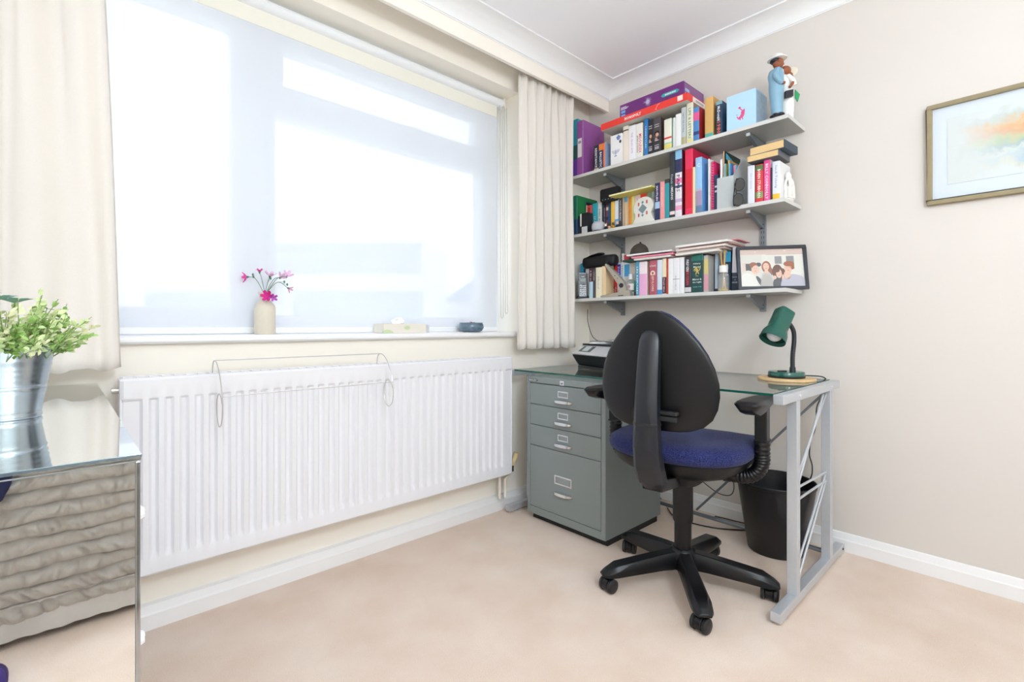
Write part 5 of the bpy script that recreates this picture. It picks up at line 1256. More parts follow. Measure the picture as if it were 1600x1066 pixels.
for i in range(22):
    a = 2 * PI * i / 22; L_ = rs.uniform(.016, .031); wd = .0016
    c_, s_ = math.cos(a), math.sin(a)
    q.prism([(-.2263, -.528 - wd * s_, pz + .040 + wd * c_), (-.2263, -.528 + L_ * c_, pz + .040 + L_ * s_), (-.2263, -.528 + wd * s_, pz + .040 - wd * c_)], (-.0003, 0, 0))
q.prism([(-.2265, -.528 + .010 * math.cos(2*PI*i/12), pz + .040 + .010 * math.sin(2*PI*i/12)) for i in range(12)], (-.0003, 0, 0))
q.build('starburst_print', M('C9C2E2', .5, noise=.15, scale=200), gp)
MB().prism([(-.2263, -.604, pz + .040), (-.2263, -.615, pz + .049), (-.2263, -.692, pz + .049), (-.2263, -.704, pz + .040), (-.2263, -.692, pz + .031), (-.2263, -.615, pz + .031)], (-.0004, 0, 0)).build('pencil_banner', M('2FA7A8', .5, noise=.04), gp)
q = MB(); 
for i in range(11): q.box(-.2269, -.2266, -.626 - .0055 * i, -.626 - .0055 * i - .0035, pz + .036, pz + .044)
q.build('banner_lettering', M('E2F2F4', .5, noise=0), gp)
for k in range(2): MB().box(-.2266, -.226, -.366, -.392, pz + .008 + .020 * k, pz + .021 + .020 * k).build('blue_tag', M('6FB2E8', .5, noise=.03), gp)
q = MB(); q.box(-.2266, -.226, -.364, -.398, pz + .058, pz + .061); q.box(-.2266, -.226, -.364, -.412, pz + .052, pz + .055); q.box(-.2266, -.226, -.364, -.404, pz + .047, pz + .0495); q.build('small_print', M('E6DFEE', .5, noise=0), gp)
MB().box(-.215, -.025, -.7260, -.7266, pz + .004, pz + .071).build('end_panel', M('8A5C8E', .5, noise=.2, scale=30), gp)
for k in range(2): MB().box(-.212, -.170, -.7266, -.7270, pz + .010 + .022 * k, pz + .024 + .022 * k).build('blue_tag', M('9CC0E6', .5, noise=.03), gp)

bb = thing('gift_box', 'pale blue cube box with pink dragon emblem on the top shelf', 'box', (-.155, -.995, Z1))
MB().box(-.219, -.092, -.932, -1.060, Z1, Z1 + .158).build('box', M('B9DDF4', .5, noise=.02), bb, bevel=.001)
MB().box(-.215, -.096, -1.0600, -1.0604, Z1 + .006, Z1 + .152).build('side_picture', M('9FB8CC', .5, noise=.28, scale=45), bb)
m_pk = M('E0548A', .5, noise=.06)
q = MB()
q.tube(smooth_path([(-.2195, -.991, Z1 + .088), (-.2195, -1.000, Z1 + .078), (-.2195, -1.004, Z1 + .062), (-.2195, -.996, Z1 + .050), (-.2195, -.984, Z1 + .046), (-.2195, -.978, Z1 + .056)], 6), [.0022] * 8 + [.0075] * 6 + [.0085] * 4 + [.006] * 6 + [.0022] * 7, 8)
q.tube([(-.2195, -1.000, Z1 + .050), (-.2195, -1.004, Z1 + .036)], .0022, 6); q.tube([(-.2195, -.990, Z1 + .048), (-.2195, -.994, Z1 + .036)], .0022, 6)
for v in q.bm.verts: v.co.x = -.2190 + (v.co.x + .2195) * .05 - .0002
q.ball((-.2194, -.990, Z1 + .092), .006, 10, 8, (.06, 1, .8))
q.prism([(-.2192, -.999, Z1 + .075), (-.2192, -1.012, Z1 + .083), (-.2192, -1.013, Z1 + .068), (-.2192, -1.003, Z1 + .064)], (-.0004, 0, 0))
q.build('dragon_emblem', m_pk, bb)
MB().box(-.2194, -.219, -.975, -.982, Z1 + .062, Z1 + .064).build('leaf_print', M('3E9A86', .5, noise=0), bb)

# couple figurine
FIG = Vector((-.182, -1.146, Z1))
fg = thing('couple_figurine', 'painted figurine of an embracing couple in hats at the free end of the top shelf', 'figurine', tuple(FIG))
fv = RV; sv = NF
def P3(f, s, z): return FIG + fv * f + sv * s + Vector((0, 0, z))
def stack(levels, n=20):
    return [[P3(f + a * math.cos(2*PI*i/n), s + b_ * math.sin(2*PI*i/n), z) for i in range(n)] for (f, s, z, a, b_) in levels]
m_suit = M('86AEC6', .35, noise=.08, scale=60); m_skin = M('9A5636', .35, noise=.06); m_wht = M('EFEFEC', .4, noise=.03); m_dk = M('26252E', .4, noise=.05)
mf, ms = -.022, .018
q = MB(); q.loft(stack([(mf+.002, ms, .010, .017, .016), (mf, ms, .05, .0185, .018), (mf-.001, ms, .10, .021, .020), (mf-.001, ms, .128, .023, .023), (mf-.001, ms, .150, .022, .023), (mf-.003, ms, .178, .023, .026), (mf-.003, ms, .196, .019, .025), (mf-.001, ms, .204, .010, .013), (mf, ms, .210, .008, .008)]))
q.tube(smooth_path([P3(mf-.006, ms+.022, .194), P3(mf-.018, ms+.028, .166), P3(mf-.010, ms+.028, .142), P3(mf+.004, ms+.024, .130)], 5), [.008, .009, .009, .009, .009, .009, .009, .008, .008, .0078, .0076, .0074, .007, .0068, .0066, .006], 10)
q.build('man_suit', m_suit, fg, smooth=True, angle=70)
MB().tube([P3(mf+.004, ms+.0455-.020, .131), P3(mf+.012, ms+.024, .133)], .0058, 10).build('man_hand', m_skin, fg, smooth=True)
MB().tube([P3(mf+.015, ms+.006, .200), P3(mf+.019, ms+.006, .150)], [.004, .006], 8).build('man_shirt', m_wht, fg, smooth=True)
q = MB(); q.ball(tuple(P3(mf+.005, ms, .230)), .0175, 16, 12, (1.0, .95, 1.28)); q.tube([P3(mf+.018, ms, .230), P3(mf+.024, ms, .226)], [.005, .003], 8); q.tube([P3(mf+.002, ms, .205), P3(mf+.003, ms, .218)], .009, 10)
q.ball(tuple(P3(mf-.001, ms+.018, .231)), .005, 8, 6, (1, .5, 1.3))
q.build('man_head', m_skin, fg, smooth=True)
q = MB(); q.ball(tuple(P3(mf-.003, ms-.001, .240)), .0170, 14, 10, (1, 1, .75)); q.build('man_hair', m_dk, fg, smooth=True)
q = MB(); q.loft([[P3(mf + .002 + (.030 * c) , ms + .027 * s, .246 - .006 * c * 0 + .003 * c) for c, s in [(math.cos(2*PI*i/24), math.sin(2*PI*i/24)) for i in range(24)]], [P3(mf + .002 + .030 * c, ms + .027 * s, .249 + .003 * c) for c, s in [(math.cos(2*PI*i/24), math.sin(2*PI*i/24)) for i in range(24)]], [P3(mf + .001 + .019 * c, ms + .018 * s, .251) for c, s in [(math.cos(2*PI*i/24), math.sin(2*PI*i/24)) for i in range(24)]], [P3(mf + .001 + .017 * c, ms + .016 * s, .264) for c, s in [(math.cos(2*PI*i/24), math.sin(2*PI*i/24)) for i in range(24)]], [P3(mf + .001 + .009 * c, ms + .008 * s, .268) for c, s in [(math.cos(2*PI*i/24), math.sin(2*PI*i/24)) for i in range(24)]]])
q.build('man_hat', m_wht, fg, smooth=True, angle=60)
q = MB()
for ds in (-.009, .010):
    q.ball(tuple(P3(mf+.008, ms+ds, .008)), .013, 12, 8, (1.1, .9, .62))
    q.ball(tuple(P3(mf-.008, ms+ds, .0065)), .010, 12, 8, (1.2, .9, .65))
q.build('man_shoe', m_dk, fg, smooth=True)
wf, wsd = .026, -.008
q = MB(); q.loft(stack([(wf+.002, wsd, .008, .018, .018), (wf+.001, wsd, .05, .021, .020), (wf, wsd, .10, .023, .023), (wf-.002, wsd, .125, .021, .022), (wf-.006, wsd, .145, .018, .019), (wf-.008, wsd, .17, .020, .022), (wf-.010, wsd, .186, .018, .021), (wf-.010, wsd, .194, .009, .011)]))
q.tube(smooth_path([P3(wf-.008, wsd+.018, .184), P3(wf+.006, wsd+.024, .160), P3(wf+.012, wsd+.022, .140)], 5), .0085, 10)
q.build('woman_dress', m_wht, fg, smooth=True, angle=70)
q = MB(); q.ball(tuple(P3(wf-.006, wsd, .215)), .019, 16, 12, (1.05, .95, 1.1)); q.tube([P3(wf-.010, wsd, .188), P3(wf-.008, wsd, .204)], .008, 10); q.tube([P3(wf+.010, wsd, .206), P3(wf+.017, wsd+.002, .198)], [.006, .004], 8)
q.build('woman_head', m_skin, fg, smooth=True)
MB().tube([P3(wf+.006, wsd+.026, .150), P3(wf-.006, wsd+.028, .128)], [.006, .005], 8).build('woman_hand', m_skin, fg, smooth=True)
q = MB(); q.ball(tuple(P3(wf+.010, wsd-.004, .186)), .014, 12, 8, (1, 1, 1.3)); q.build('woman_collar', M('7E2F2A', .4, noise=.1), fg, smooth=True)
q = MB(); q.ball(tuple(P3(wf+.022, wsd-.006, .214)), .016, 14, 8, (.5, 1, 1)); q.ball(tuple(P3(wf+.016, wsd-.004, .214)), .024, 16, 8, (.18, .9, .9)); q.build('woman_hat', M('E8E2CF', .5, noise=.04), fg, smooth=True)
q = MB(); q.prism([P3(wf+.012, wsd+.024, .118), P3(wf+.030, wsd+.020, .100), P3(wf+.024, wsd+.018, .070), P3(wf+.014, wsd+.021, .086)], sv * .004); q.build('green_scarf', M('2E9A64', .5, noise=.08), fg)
q = MB(); q.obox(P3(wf-.024, wsd+.026, .078), fv * .026 + Vector((0, 0, .008)), sv * .010, (-.0, 0, .030)); q.build('handbag', m_dk, fg, bevel=.002)
q = MB(); q.ball(tuple(P3(wf+.010, wsd+.004, .006)), .010, 10, 8, (1.1, .7, .6)); q.build('woman_shoe', M('5A3A2A', .4, noise=.05), fg, smooth=True)

for ch_ in fg.children:
    for v in ch_.data.vertices: v.co.x *= 1.3; v.co.y *= 1.3

# ================================================================ MIDDLE SHELF THINGS
Z2 = SH[2][1] + .0004
for i, (x, ya, yb, h, wl, lab) in enumerate(((-.200, -.034, -.060, .112, .02, 'small black box with white edge nearest the curtain on the middle shelf'), (-.208, -.066, -.122, .122, .05, 'small black box with white label beside the round grey speaker'))):
    t = thing('card_box', lab, 'box', (x, (ya + yb) / 2, Z2), 0, 'small black and white card boxes')
    MB().box(x, x + .05, ya, yb, Z2, Z2 + h).build('box', M('22242A', .45, noise=.04), t, bevel=.0008)
    MB().box(x - .0006, x, ya - .001, ya - .011, Z2 + h * .38, Z2 + h - .002).build('white_edge', M('F0F0EE', .6, noise=0), t)
    MB().box(x - .0007, x - .0001, ya - .013 if i else ya - .004, yb + .002, Z2 + .004, Z2 + h * .34).build('label', M('D9DCE2' if i else '3A3D46', .6, noise=.03), t)
sp_ = thing('smart_speaker', 'round pale grey fabric speaker on the middle shelf', 'speaker', (-.190, -.187, Z2))
m_spk = M('BFC3CC', .9, noise=.1, scale=500)
MB().lathe([(.0, .004), (.030, .004), (.036, .009), (.0395, .020), (.0395, .034), (.036, .046), (.028, .055), (.014, .060), (0, .061)], (-.190, -.187, Z2), 32).build('body', m_spk, sp_, smooth=True)
MB().lathe([(0, 0), (.031, 0), (.034, .005), (.030, .007), (0, .007)], (-.190, -.187, Z2), 32).build('base', m_blk, sp_, smooth=True)
for i, (y, c1, c2, lab) in enumerate(((-.246, '20222C', 'E6DDD2', 'tiny black and white cat ornament beside the round speaker'), (-.271, 'C9A07A', '5A3A28', 'tiny tan and brown cat ornament in front of the speckled books'), (-.297, 'B98A2E', '4A3A20', 'tiny golden brown cat ornament in front of the yellow paperback'), (-.325, '20263A', 'E8C4B4', 'tiny dark blue and pink cat ornament in front of the white and blue book'))):
    t = thing('cat_ornament', lab, 'ornament', (-.200, y, Z2), 0, 'tiny cat ornaments on the middle shelf')
    q = MB(); q.ball((-.200, y, Z2 + .0115), .0115, 10, 8, (1, .95, 1)); q.tube(smooth_path([(-.194, y - .006, Z2 + .003), (-.20, y - .013, Z2 + .004), (-.206, y - .010, Z2 + .006)], 4), .0022, 6); q.build('body', M(c1, .3, noise=.15, scale=150), t, smooth=True)
    q = MB(); q.ball((-.204, y, Z2 + .0265), .0080, 10, 8)
    for s in (-1, 1): q.prism([(-.205, y + s * .002, Z2 + .0325), (-.205, y + s * .0075, Z2 + .0315), (-.205, y + s * .006, Z2 + .040)], (.003, 0, 0))
    q.build('head', M(c2, .3, noise=.1), t, smooth=True, angle=40)
rt = thing('router', 'black internet box with rounded corners and five lights above the middle shelf books', 'router', (-.14, -.255, Z2 + .162))
q = MB(); c = []
for (sy, sz) in ((1, 1), (-1, 1), (-1, -1), (1, -1)):
    for k in range(6):
        a = math.atan2(sz, sy) - PI / 4 * 1 + (k / 5) * PI / 2 if False else None
yy0, yy1, zz0, zz1, rr = -.187, -.318, Z2 + .170, Z2 + .243, .012
pts = []
for (cy, cz, a0) in ((yy0 - rr, zz1 - rr, 0), (yy1 + rr, zz1 - rr, PI / 2), (yy1 + rr, zz0 + rr, PI), (yy0 - rr, zz0 + rr, 1.5 * PI)):
    for k in range(6):
        a = a0 + PI / 2 * k / 5; pts.append((cy + rr * math.cos(a), cz + rr * math.sin(a)))
q.prism([(-.178, y, z) for y, z in pts], (.024, 0, 0)); q.build('case', M('0D0F16', .28, noise=.02), rt, bevel=.003)
for k in range(5): MB().lathe([(0, 0), (.0022, 0), (.0022, -.0006), (0, -.0006)], (-.178, -.207 - .0195 * k, zz0 + .011), 8, 'x').build('indicator', M('C9DCEE', .3, noise=0), rt)
MB().box(-.172, -.150, -.20, -.305, Z2 + .1625, Z2 + .172).build('stand', m_blk, rt)
fb_ = thing('book', 'thin yellow book lying flat over the upright books on the middle shelf', 'book', (-.16, -.42, Z2 + .1722), 0, GRP[2])
q = MB(); q.box(-.240, -.10, -.294, -.560, Z2 + .1722, Z2 + .1738); q.box(-.240, -.10, -.294, -.560, Z2 + .1795, Z2 + .181); q.box(-.240, -.10, -.5585, -.560, Z2 + .1738, Z2 + .1795); q.build('cover', M('D9CF6A', .5, noise=.06, scale=40), fb_)
MB().box(-.2385, -.102, -.295, -.5584, Z2 + .1739, Z2 + .1794).build('pages', M('F2EFD9', .8, noise=.04), fb_)

or_ = thing('arched_ornament', 'white ceramic guitar shaped ornament with blue diamond on the middle shelf', 'ornament', (-.205, -.490, Z2))
half = [(.076, .0), (.076, .008), (.068, .020), (.059, .034), (.053, .048), (.055, .060), (.064, .072), (.068, .086), (.065, .102), (.055, .119), (.040, .132), (.021, .140), (0, .142)]
hs = smooth_path([(a, b_, 0) for a, b_ in half], 4)
outl = [(p.x, p.y) for p in hs] + [(-p.x, p.y) for p in reversed(hs[:-1])]
tx = Vector((-.18, -.984, 0)).normalized(); tn = Vector((-.984, .18, 0)).normalized()
OC = Vector((-.197, -.4815, Z2))
q = MB(); q.prism([OC + tx * a + Vector((0, 0, b_)) for a, b_ in outl], -tn * .034)
q.build('body', M('F0EEE8', .3, noise=.02, coat=.4), or_, bevel=.003, seg=3)
def motif(a, b_, pts, col, nm='painted_motif'):
    MB().prism([OC + tn * .0004 + tx * (a + u) + Vector((0, 0, b_ + v)) for u, v in pts], tn * .0005).build(nm, M(col, .35, noise=.12, scale=250), or_)
motif(-.002, .080, [(0, .026), (.029, 0), (0, -.026), (-.029, 0)], '7F96AA')
MB().prism([OC + tn * .0009 + tx * (-.002 + u) + Vector((0, 0, .080 + v)) for u, v in [(0, .011), (.011, 0), (0, -.011), (-.011, 0)]], tn * .0004).build('painted_motif', M('8A9A7A', .35, noise=.1), or_)
for zz in (.114, .046): motif(-.002, zz, [(0, .008), (.009, 0), (0, -.008), (-.009, 0)], '5AA0A8')
for (a, zz) in ((-.029, .108), (.027, .112), (-.029, .050), (.027, .054)):
    motif(a, zz, [(.0075 * math.cos(2*PI*i/8) * (1 if i % 2 else .6), .010 * math.sin(2*PI*i/8)) for i in range(8)], 'D05A5A')

# spiral notebook, white folder, navy notebook
wf_ = thing('folder', 'thin white folder standing behind the pink spiral notebook', 'folder', (-.12, -.846, Z2), 0, GRP[2])
MB().box(-.214, -.02, -.8435, -.8490, Z2, Z2 + .247).build('cover', M('EEF0F2', .5, noise=.02), wf_)
nbk = thing('notebook', 'pink spiral bound notebook between the sky blue book and the magazine holder', 'notebook', (-.13, -.860, Z2), 0, GRP[2])
MB().box(-.200, -.055, -.8640, -.8652, Z2 + .001, Z2 + .235).build('cover', M('E01E6E', .45, noise=.04), nbk)
MB().box(-.199, -.056, -.8515, -.8638, Z2 + .002, Z2 + .234).build('pages', m_page, nbk)
MB().box(-.2012, -.1992, -.8516, -.8650, Z2 + .001, Z2 + .235).build('cover_edge', M('E01E6E', .45, noise=.04), nbk)
q = MB()
for k in range(19):
    z = Z2 + .008 + k * .0122
    q.tube([(-.2035 + .0060 * math.cos(a), -.8585 + .0066 * math.sin(a), z + .0006 * math.sin(a)) for a in [2*PI*i/12 for i in range(12)]], .0011, 5)
q.build('spiral', M('EDE6EA', .25, metal=.6, noise=0), nbk, smooth=True)
lettering(nbk, 'RULE', '2A1420', (-.135, -.8654, Z2 + .195), (1, 0, 0), (0, 0, 1), .05, .024, 'title_lettering')
nv = thing('notebook', 'navy notebook between the pink spiral notebook and the magazine holder', 'notebook', (-.13, -.875, Z2), 0, GRP[2])
q = MB(); q.box(-.206, -.06, -.8672, -.8684, Z2, Z2 + .168); q.box(-.206, -.06, -.8868, -.8880, Z2, Z2 + .168); q.box(-.206, -.2048, -.8672, -.888, Z2, Z2 + .168); q.build('cover', M('2A3A5E', .5, noise=.05), nv)
MB().box(-.2045, -.062, -.8685, -.8867, Z2 + .002, Z2 + .165).build('pages', m_page, nv)
for k in range(2): MB().box(-.2065, -.206, -.871, -.884, Z2 + .085 + .022 * k, Z2 + .094 + .022 * k).build('title_print', M('C9D3E2', .5, noise=0), nv)

# magazine holder
mh = thing('magazine_holder', 'light grey card magazine holder full of booklets on the middle shelf', 'magazine holder', (-.12, -.925, Z2))
m_hold = M('BFC5C6', .6, noise=.03)
ya, yb = -.8895, -.9660
for yy, zs_, ze_ in ((ya, .152, .172), (yb + .002, .245, .245)):
    MB().prism([(-.224, yy, Z2), (-.224, yy, Z2 + .142), (-.120, yy, Z2 + zs_), (-.022, yy, Z2 + ze_), (-.022, yy, Z2)], (0, -.002, 0)).build('side_panel', m_hold, mh)
MB().box(-.224, -.222, ya - .002, yb + .002, Z2, Z2 + .142).build('front_panel', m_hold, mh)
MB().box(-.024, -.022, ya - .002, yb + .002, Z2, Z2 + .170).build('back_panel', m_hold, mh)
MB().box(-.222, -.024, ya - .002, yb + .002, Z2, Z2 + .002).build('floor_panel', m_hold, mh)
for i, (y0_, w_, h_, c_, sc, xs_, lab) in enumerate(((-.8925, .004, .150, '3A3E48', '4A4E58', -.212, 'thin dark booklet nearest the navy notebook in the magazine holder'), (-.899, .009, .232, 'F0F0EE', 'E6E6E4', -.210, 'white booklet standing in the magazine holder'), (-.9105, .006, .268, 'D9AE82', '20352C', -.205, 'tallest booklet in the magazine holder with black and teal cover'), (-.920, .007, .205, '7FB4DA', '8AA86A', -.216, 'blue green booklet in the magazine holder'), (-.930, .007, .222, 'D9B06A', 'C99A55', -.200, 'tan booklet in the magazine holder'), (-.940, .008, .203, '5AAEDE', '3F7FB4', -.214, 'sky blue booklet in the magazine holder'), (-.951, .009, .196, 'EE8A9A', '7FC0E8', -.190, 'pink booklet nearest the sunglasses in the magazine holder'))):
    t = thing('booklet', lab, 'booklet', (xs_, y0_, Z2 + .0022), 0, 'booklets in the magazine holder')
    MB().box(xs_, -.03, y0_, y0_ - w_ + .001, Z2 + .0022, Z2 + h_).build('pages', M(c_, .6, noise=.05), t)
    MB().box(xs_ - .0005, -.03, y0_ - w_ + .001, y0_ - w_, Z2 + .0022, Z2 + h_ + .001).build('cover', M(sc, .45, noise=.2, scale=25), t)
    if i == 2: MB().prism([(-.19, y0_ - w_, Z2 + .262), (-.19, y0_ - w_, Z2 + .235), (-.06, y0_ - w_, Z2 + .185), (-.06, y0_ - w_, Z2 + .225)], (0, -.0004, 0)).build('cover_picture', M('4AA3C4', .45, noise=.1), t)
sg_ = thing('sunglasses', 'dark sunglasses hanging from the front of the grey magazine holder', 'sunglasses', (-.235, -.972, Z2 + .05))
m_len = M('1E2224', .08, noise=.05, coat=.6); m_frm = M('121316', .3, noise=0)
SC = Vector((-.236, -.992, Z2 + .057)); up_ = (Vector((0, 0, 1)) + RV * .10).normalized(); sd_ = RV; nn = up_.cross(sd_).normalized()
for s in (1, -1):
    c = SC + up_ * (.0345 * s)
    rim = [c + up_ * (.0285 * math.cos(a)) + sd_ * (.0225 * math.sin(a) * (1.05 if math.sin(a) > 0 else .9)) for a in [2*PI*i/28 for i in range(28)]]
    q = MB(); q.loft([[p - nn * .001 for p in rim], [p + nn * .001 for p in rim], [c + (p - c) * .6 + nn * .0035 for p in rim], [c + (p - c) * .1 + nn * .0045 for p in rim]]); q.build('lens', m_len, sg_, smooth=True, angle=60)
    MB().tube(rim + [rim[0]], .0017, 6).build('rim', m_frm, sg_, smooth=True)
MB().tube([SC + up_ * .008 - sd_ * .008, SC - sd_ * .011, SC - up_ * .008 - sd_ * .008], .0022, 6).build('bridge', m_frm, sg_, smooth=True)
MB().tube(smooth_path([SC - up_ * .056 - sd_ * .010, SC - up_ * .062 - sd_ * .014 , SC - up_ * .040 - sd_ * .019, SC + up_ * .0 - sd_ * .020, SC + up_ * .040 - sd_ * .016], 5), .0022, 6).build('temple', m_frm, sg_, smooth=True)
MB().tube(smooth_path([SC + up_ * .056 - sd_ * .006, SC + up_ * .060 - sd_ * .014, SC + up_ * .060 - sd_ * .014 + Vector((.03, .015, 0)), SC + up_ * .035 - sd_ * .014 + Vector((.06, .02, 0))], 5), .0022, 6).build('temple', m_frm, sg_, smooth=True)

# two books lying on the right group
m_fore = M('E6C48E', .9, noise=.1, scale=200, name='yellowed_pages')
zf = Z2 + .1790
for (nm_, x0, x1, y0_, y1_, th, r_, cc, lab) in (('book', -.236, -.100, -1.030, -1.158, .026, 0, '6B6E74', 'lower of two tanned books lying on the right group of the middle shelf'), ('book', -.236, -.095, -1.044, -1.185, .034, math.radians(-3), '2F4352', 'upper of two tanned books lying on the right group of the middle shelf')):
    cx, cy = (x0 + x1) / 2, (y0_ + y1_) / 2
    t = thing(nm_, lab, 'book', (cx, cy, zf), r_, GRP[2])
    hx, hy = (x1 - x0) / 2, abs(y1_ - y0_) / 2
    MB().box(-hx, hx - .003, -hy + .0035, hy - .001, .0012, th - .0012).build('pages', m_fore, t, world=False)
    q = MB(); q.box(-hx - .001, hx, -hy, hy, 0, .0011); q.box(-hx - .001, hx, -hy, hy, th - .0011, th); q.box(-hx, hx, -hy, -hy + .003, .0011, th - .0011); q.build('cover', M(cc, .5, noise=.15, scale=25), t, world=False)
    zf += th + .0006

# crouching figurine
TC = Vector((-.130, -1.1670, Z2))
tk = thing('thinker_figurine', 'small white ceramic crouching figure at the free end of the middle shelf', 'figurine', tuple(TC))
m_cer = M('F3EFE8', .35, noise=.02, coat=.3)
q = MB()
def T3(x, y, z): return TC + Vector((x, y, z))
q.loft([[T3(.026 * math.cos(a), .0105 * math.sin(a), z) for a in [2*PI*i/16 for i in range(16)]] for z in (0, .010)])
q.tube(smooth_path([T3(.016, 0, .012), T3(.018, 0, .034), T3(.014, 0, .060), T3(.000, 0, .078), T3(-.010, 0, .082)], 5), [.013] * 5 + [.012] * 5 + [.0115] * 5 + [.0095] * 5 + [.006], 12)
q.ball(tuple(T3(-.014, 0, .090)), .0125, 14, 10, (1.05, .85, 1.15))
for s in (-1, 1):
    q.tube(smooth_path([T3(.014, s * .005, .022), T3(-.008, s * .0065, .044), T3(-.020, s * .0065, .048), T3(-.019, s * .0065, .022), T3(-.022, s * .006, .008)], 5), .0068, 10)
    q.tube(smooth_path([T3(.006, s * .009, .068), T3(-.010, s * .0095, .056), T3(-.020, s * .0095, .052), T3(-.020, s * .006, .072), T3(-.018, s * .003, .080)], 5), .0048, 8)
fo_ = q.build('figure', m_cer, tk, smooth=True, angle=180)
for v in fo_.data.vertices: v.co.x *= 1.3; v.co.z *= 1.18; v.co.y *= 1.1

# ================================================================ BOTTOM SHELF THINGS
Z3 = SH[3][1] + .0004
ph = thing('cordless_phone', 'black and silver cordless phone in its cradle at the left of the bottom shelf', 'phone', (-.195, -.078, Z3))
PCp = Vector((-.195, -.074, Z3)); sdv = RV; nfv = NF
def phq(a, n_, z): return PCp + sdv * a + nfv * n_ + Vector((0, 0, z))
q = MB(); q.loft([[phq(a, n_, 0) for a, n_ in ((-.033, -.026), (.033, -.026), (.033, .026), (-.033, .026))], [phq(a, n_, .010) for a, n_ in ((-.033, -.026), (.033, -.026), (.033, .026), (-.033, .026))], [phq(a, n_, .022) for a, n_ in ((-.028, -.022), (.028, -.022), (.026, .012), (-.026, .012))]])
q.build('cradle', m_blk, ph, bevel=.002)
def tilt(a, t, u): # point on the handset: a across, u up, t out
    return phq(a, t - .10 * u + .012, .012 + u)
q = MB(); q.loft([[tilt(a * .0265, t * .011 - .002, u) for a, t in ((-1, -1), (1, -1), (1, .4), (.85, 1), (-.85, 1), (-1, .4))] for u in (0, .142)] ); q.build('handset_shell', M('B9BCC2', .3, metal=.5, noise=.02), ph, bevel=.003)
def panel(a0, a1, u0, u1, col, nm, t=.0095, th=.0008, par=ph):
    p = [tilt(a0, t, u0), tilt(a1, t, u0), tilt(a1, t, u1), tilt(a0, t, u1)]
    return MB().prism(p, nfv * th).build(nm, M(col, .25, noise=.02), par)
panel(-.0215, .0215, .005, .138, '0E0F12', 'face_panel')
panel(-.016, .016, .088, .108, '6E7C74', 'screen', t=.0103)
panel(-.009, .009, .116, .120, 'C9CCD0', 'maker_mark', t=.0103)
for r in range(5):
    for c_ in range(3): panel(-.0170 + .0125 * c_, -.0080 + .0125 * c_, .012 + .0125 * r, .0185 + .0125 * r, 'C2C6CC', 'key', t=.0103)
MB().lathe([(0, 0), (.0075, 0), (.0075, .002), (0, .002)], (0, 0, 0), 14).build('navigation_key', M('2A2D33', .3, noise=0), ph, world=False, loc=None).location = tilt(0, .0108, .071) - PCp

gc = thing('glasses_case', 'soft black glasses case with open flap lying on the bottom shelf books', 'glasses case', (-.165, -.19, Z3 + .1768))
m_case = M('0F1016', .6, noise=.08)
q = MB(); rings = []
for k, (y, w_, h_) in enumerate(((-.068, .008, .010), (-.070, .020, .022), (-.078, .028, .031), (-.10, .032, .034), (-.16, .033, .034), (-.24, .032, .033), (-.288, .030, .031), (-.297, .022, .024), (-.299, .010, .012))):
    rings.append([(-.172 + w_ * math.copysign(abs(math.cos(a)) ** .8, math.cos(a)), y, Z3 + .178 + .034 + h_ * math.copysign(abs(math.sin(a)) ** .7, math.sin(a))) for a in [2*PI*i/24 for i in range(24)]])
q.loft(rings); q.build('case', m_case, gc, smooth=True, angle=180)
q = MB(); rings = []
for k, (y, z, w_, h_) in enumerate(((-.080, .230, .012, .003), (-.10, .240, .024, .005), (-.14, .249, .028, .006), (-.185, .2555, .026, .007), (-.205, .255, .018, .006), (-.212, .252, .006, .003))):
    rings.append([(-.172 + w_ * math.cos(a), y, Z3 + z + h_ * math.sin(a)) for a in [2*PI*i/18 for i in range(18)]])
q.loft(rings); q.build('flap', m_case, gc, smooth=True, angle=180)
MB().tube([(-.2055, -.250, Z3 + .18), (-.2058, -.250, Z3 + .24)], .0012, 6).build('seam', M('24262E', .6, noise=0), gc)
for i, (y0_, y1_, h_, c_, sd, lab) in enumerate(((-.3050, -.3180, .060, 'F1EFEC', 'EDE9E6', 'small white booklet standing on top of the bottom shelf books'), (-.3190, -.3520, .052, 'C9545A', 'C2484E', 'small red booklet standing on top of the bottom shelf books'))):
    t = thing('booklet', lab, 'booklet', (-.12, (y0_ + y1_) / 2, Z3 + .1866), 0, 'little booklets on top of the bottom shelf books')
    MB().box(-.13, -.055, y0_, y1_, Z3 + .1868, Z3 + .1868 + h_).build('pages', M(c_, .5, noise=.05), t)
    MB().box(-.1310, -.130, y0_, y1_, Z3 + .1868, Z3 + .188 + h_).build('cover', M(sd, .5, noise=.08), t)
dg_ = thing('book', 'thin dark green book lying under the brown hedgehog ornament', 'book', (-.13, -.42, Z3 + .1880), 0, GRP[3])
MB().box(-.205, -.08, -.362, -.470, Z3 + .1892, Z3 + .1965).build('pages', m_page, dg_)
q = MB(); q.box(-.207, -.08, -.360, -.472, Z3 + .1880, Z3 + .1891); q.box(-.207, -.08, -.360, -.472, Z3 + .1966, Z3 + .1977); q.box(-.207, -.2055, -.36, -.472, Z3 + .1891, Z3 + .1966); q.build('cover', M('1F4A3E', .5, noise=.06), dg_)
hg = thing('hedgehog_ornament', 'brown ridged hedgehog shaped ornament above the bottom shelf books', 'ornament', (-.145, -.427, Z3 + .1980))
q = MB(); q.loft([[(-.145 + .040 * r * math.cos(a), -.427 + .052 * r * math.sin(a) * (1 + .03 * math.sin(24 * a)), Z3 + .198 + z) for a in [2*PI*i/96 for i in range(96)]] for r, z in ((.90, 0), (1.04, .014), (1.03, .036), (.90, .061), (.62, .079), (.27, .089), (.02, .091))]); q.build('body', M('463D36', .75, noise=.4, scale=160, bump=.8, bscale=300), hg, smooth=True, angle=180)
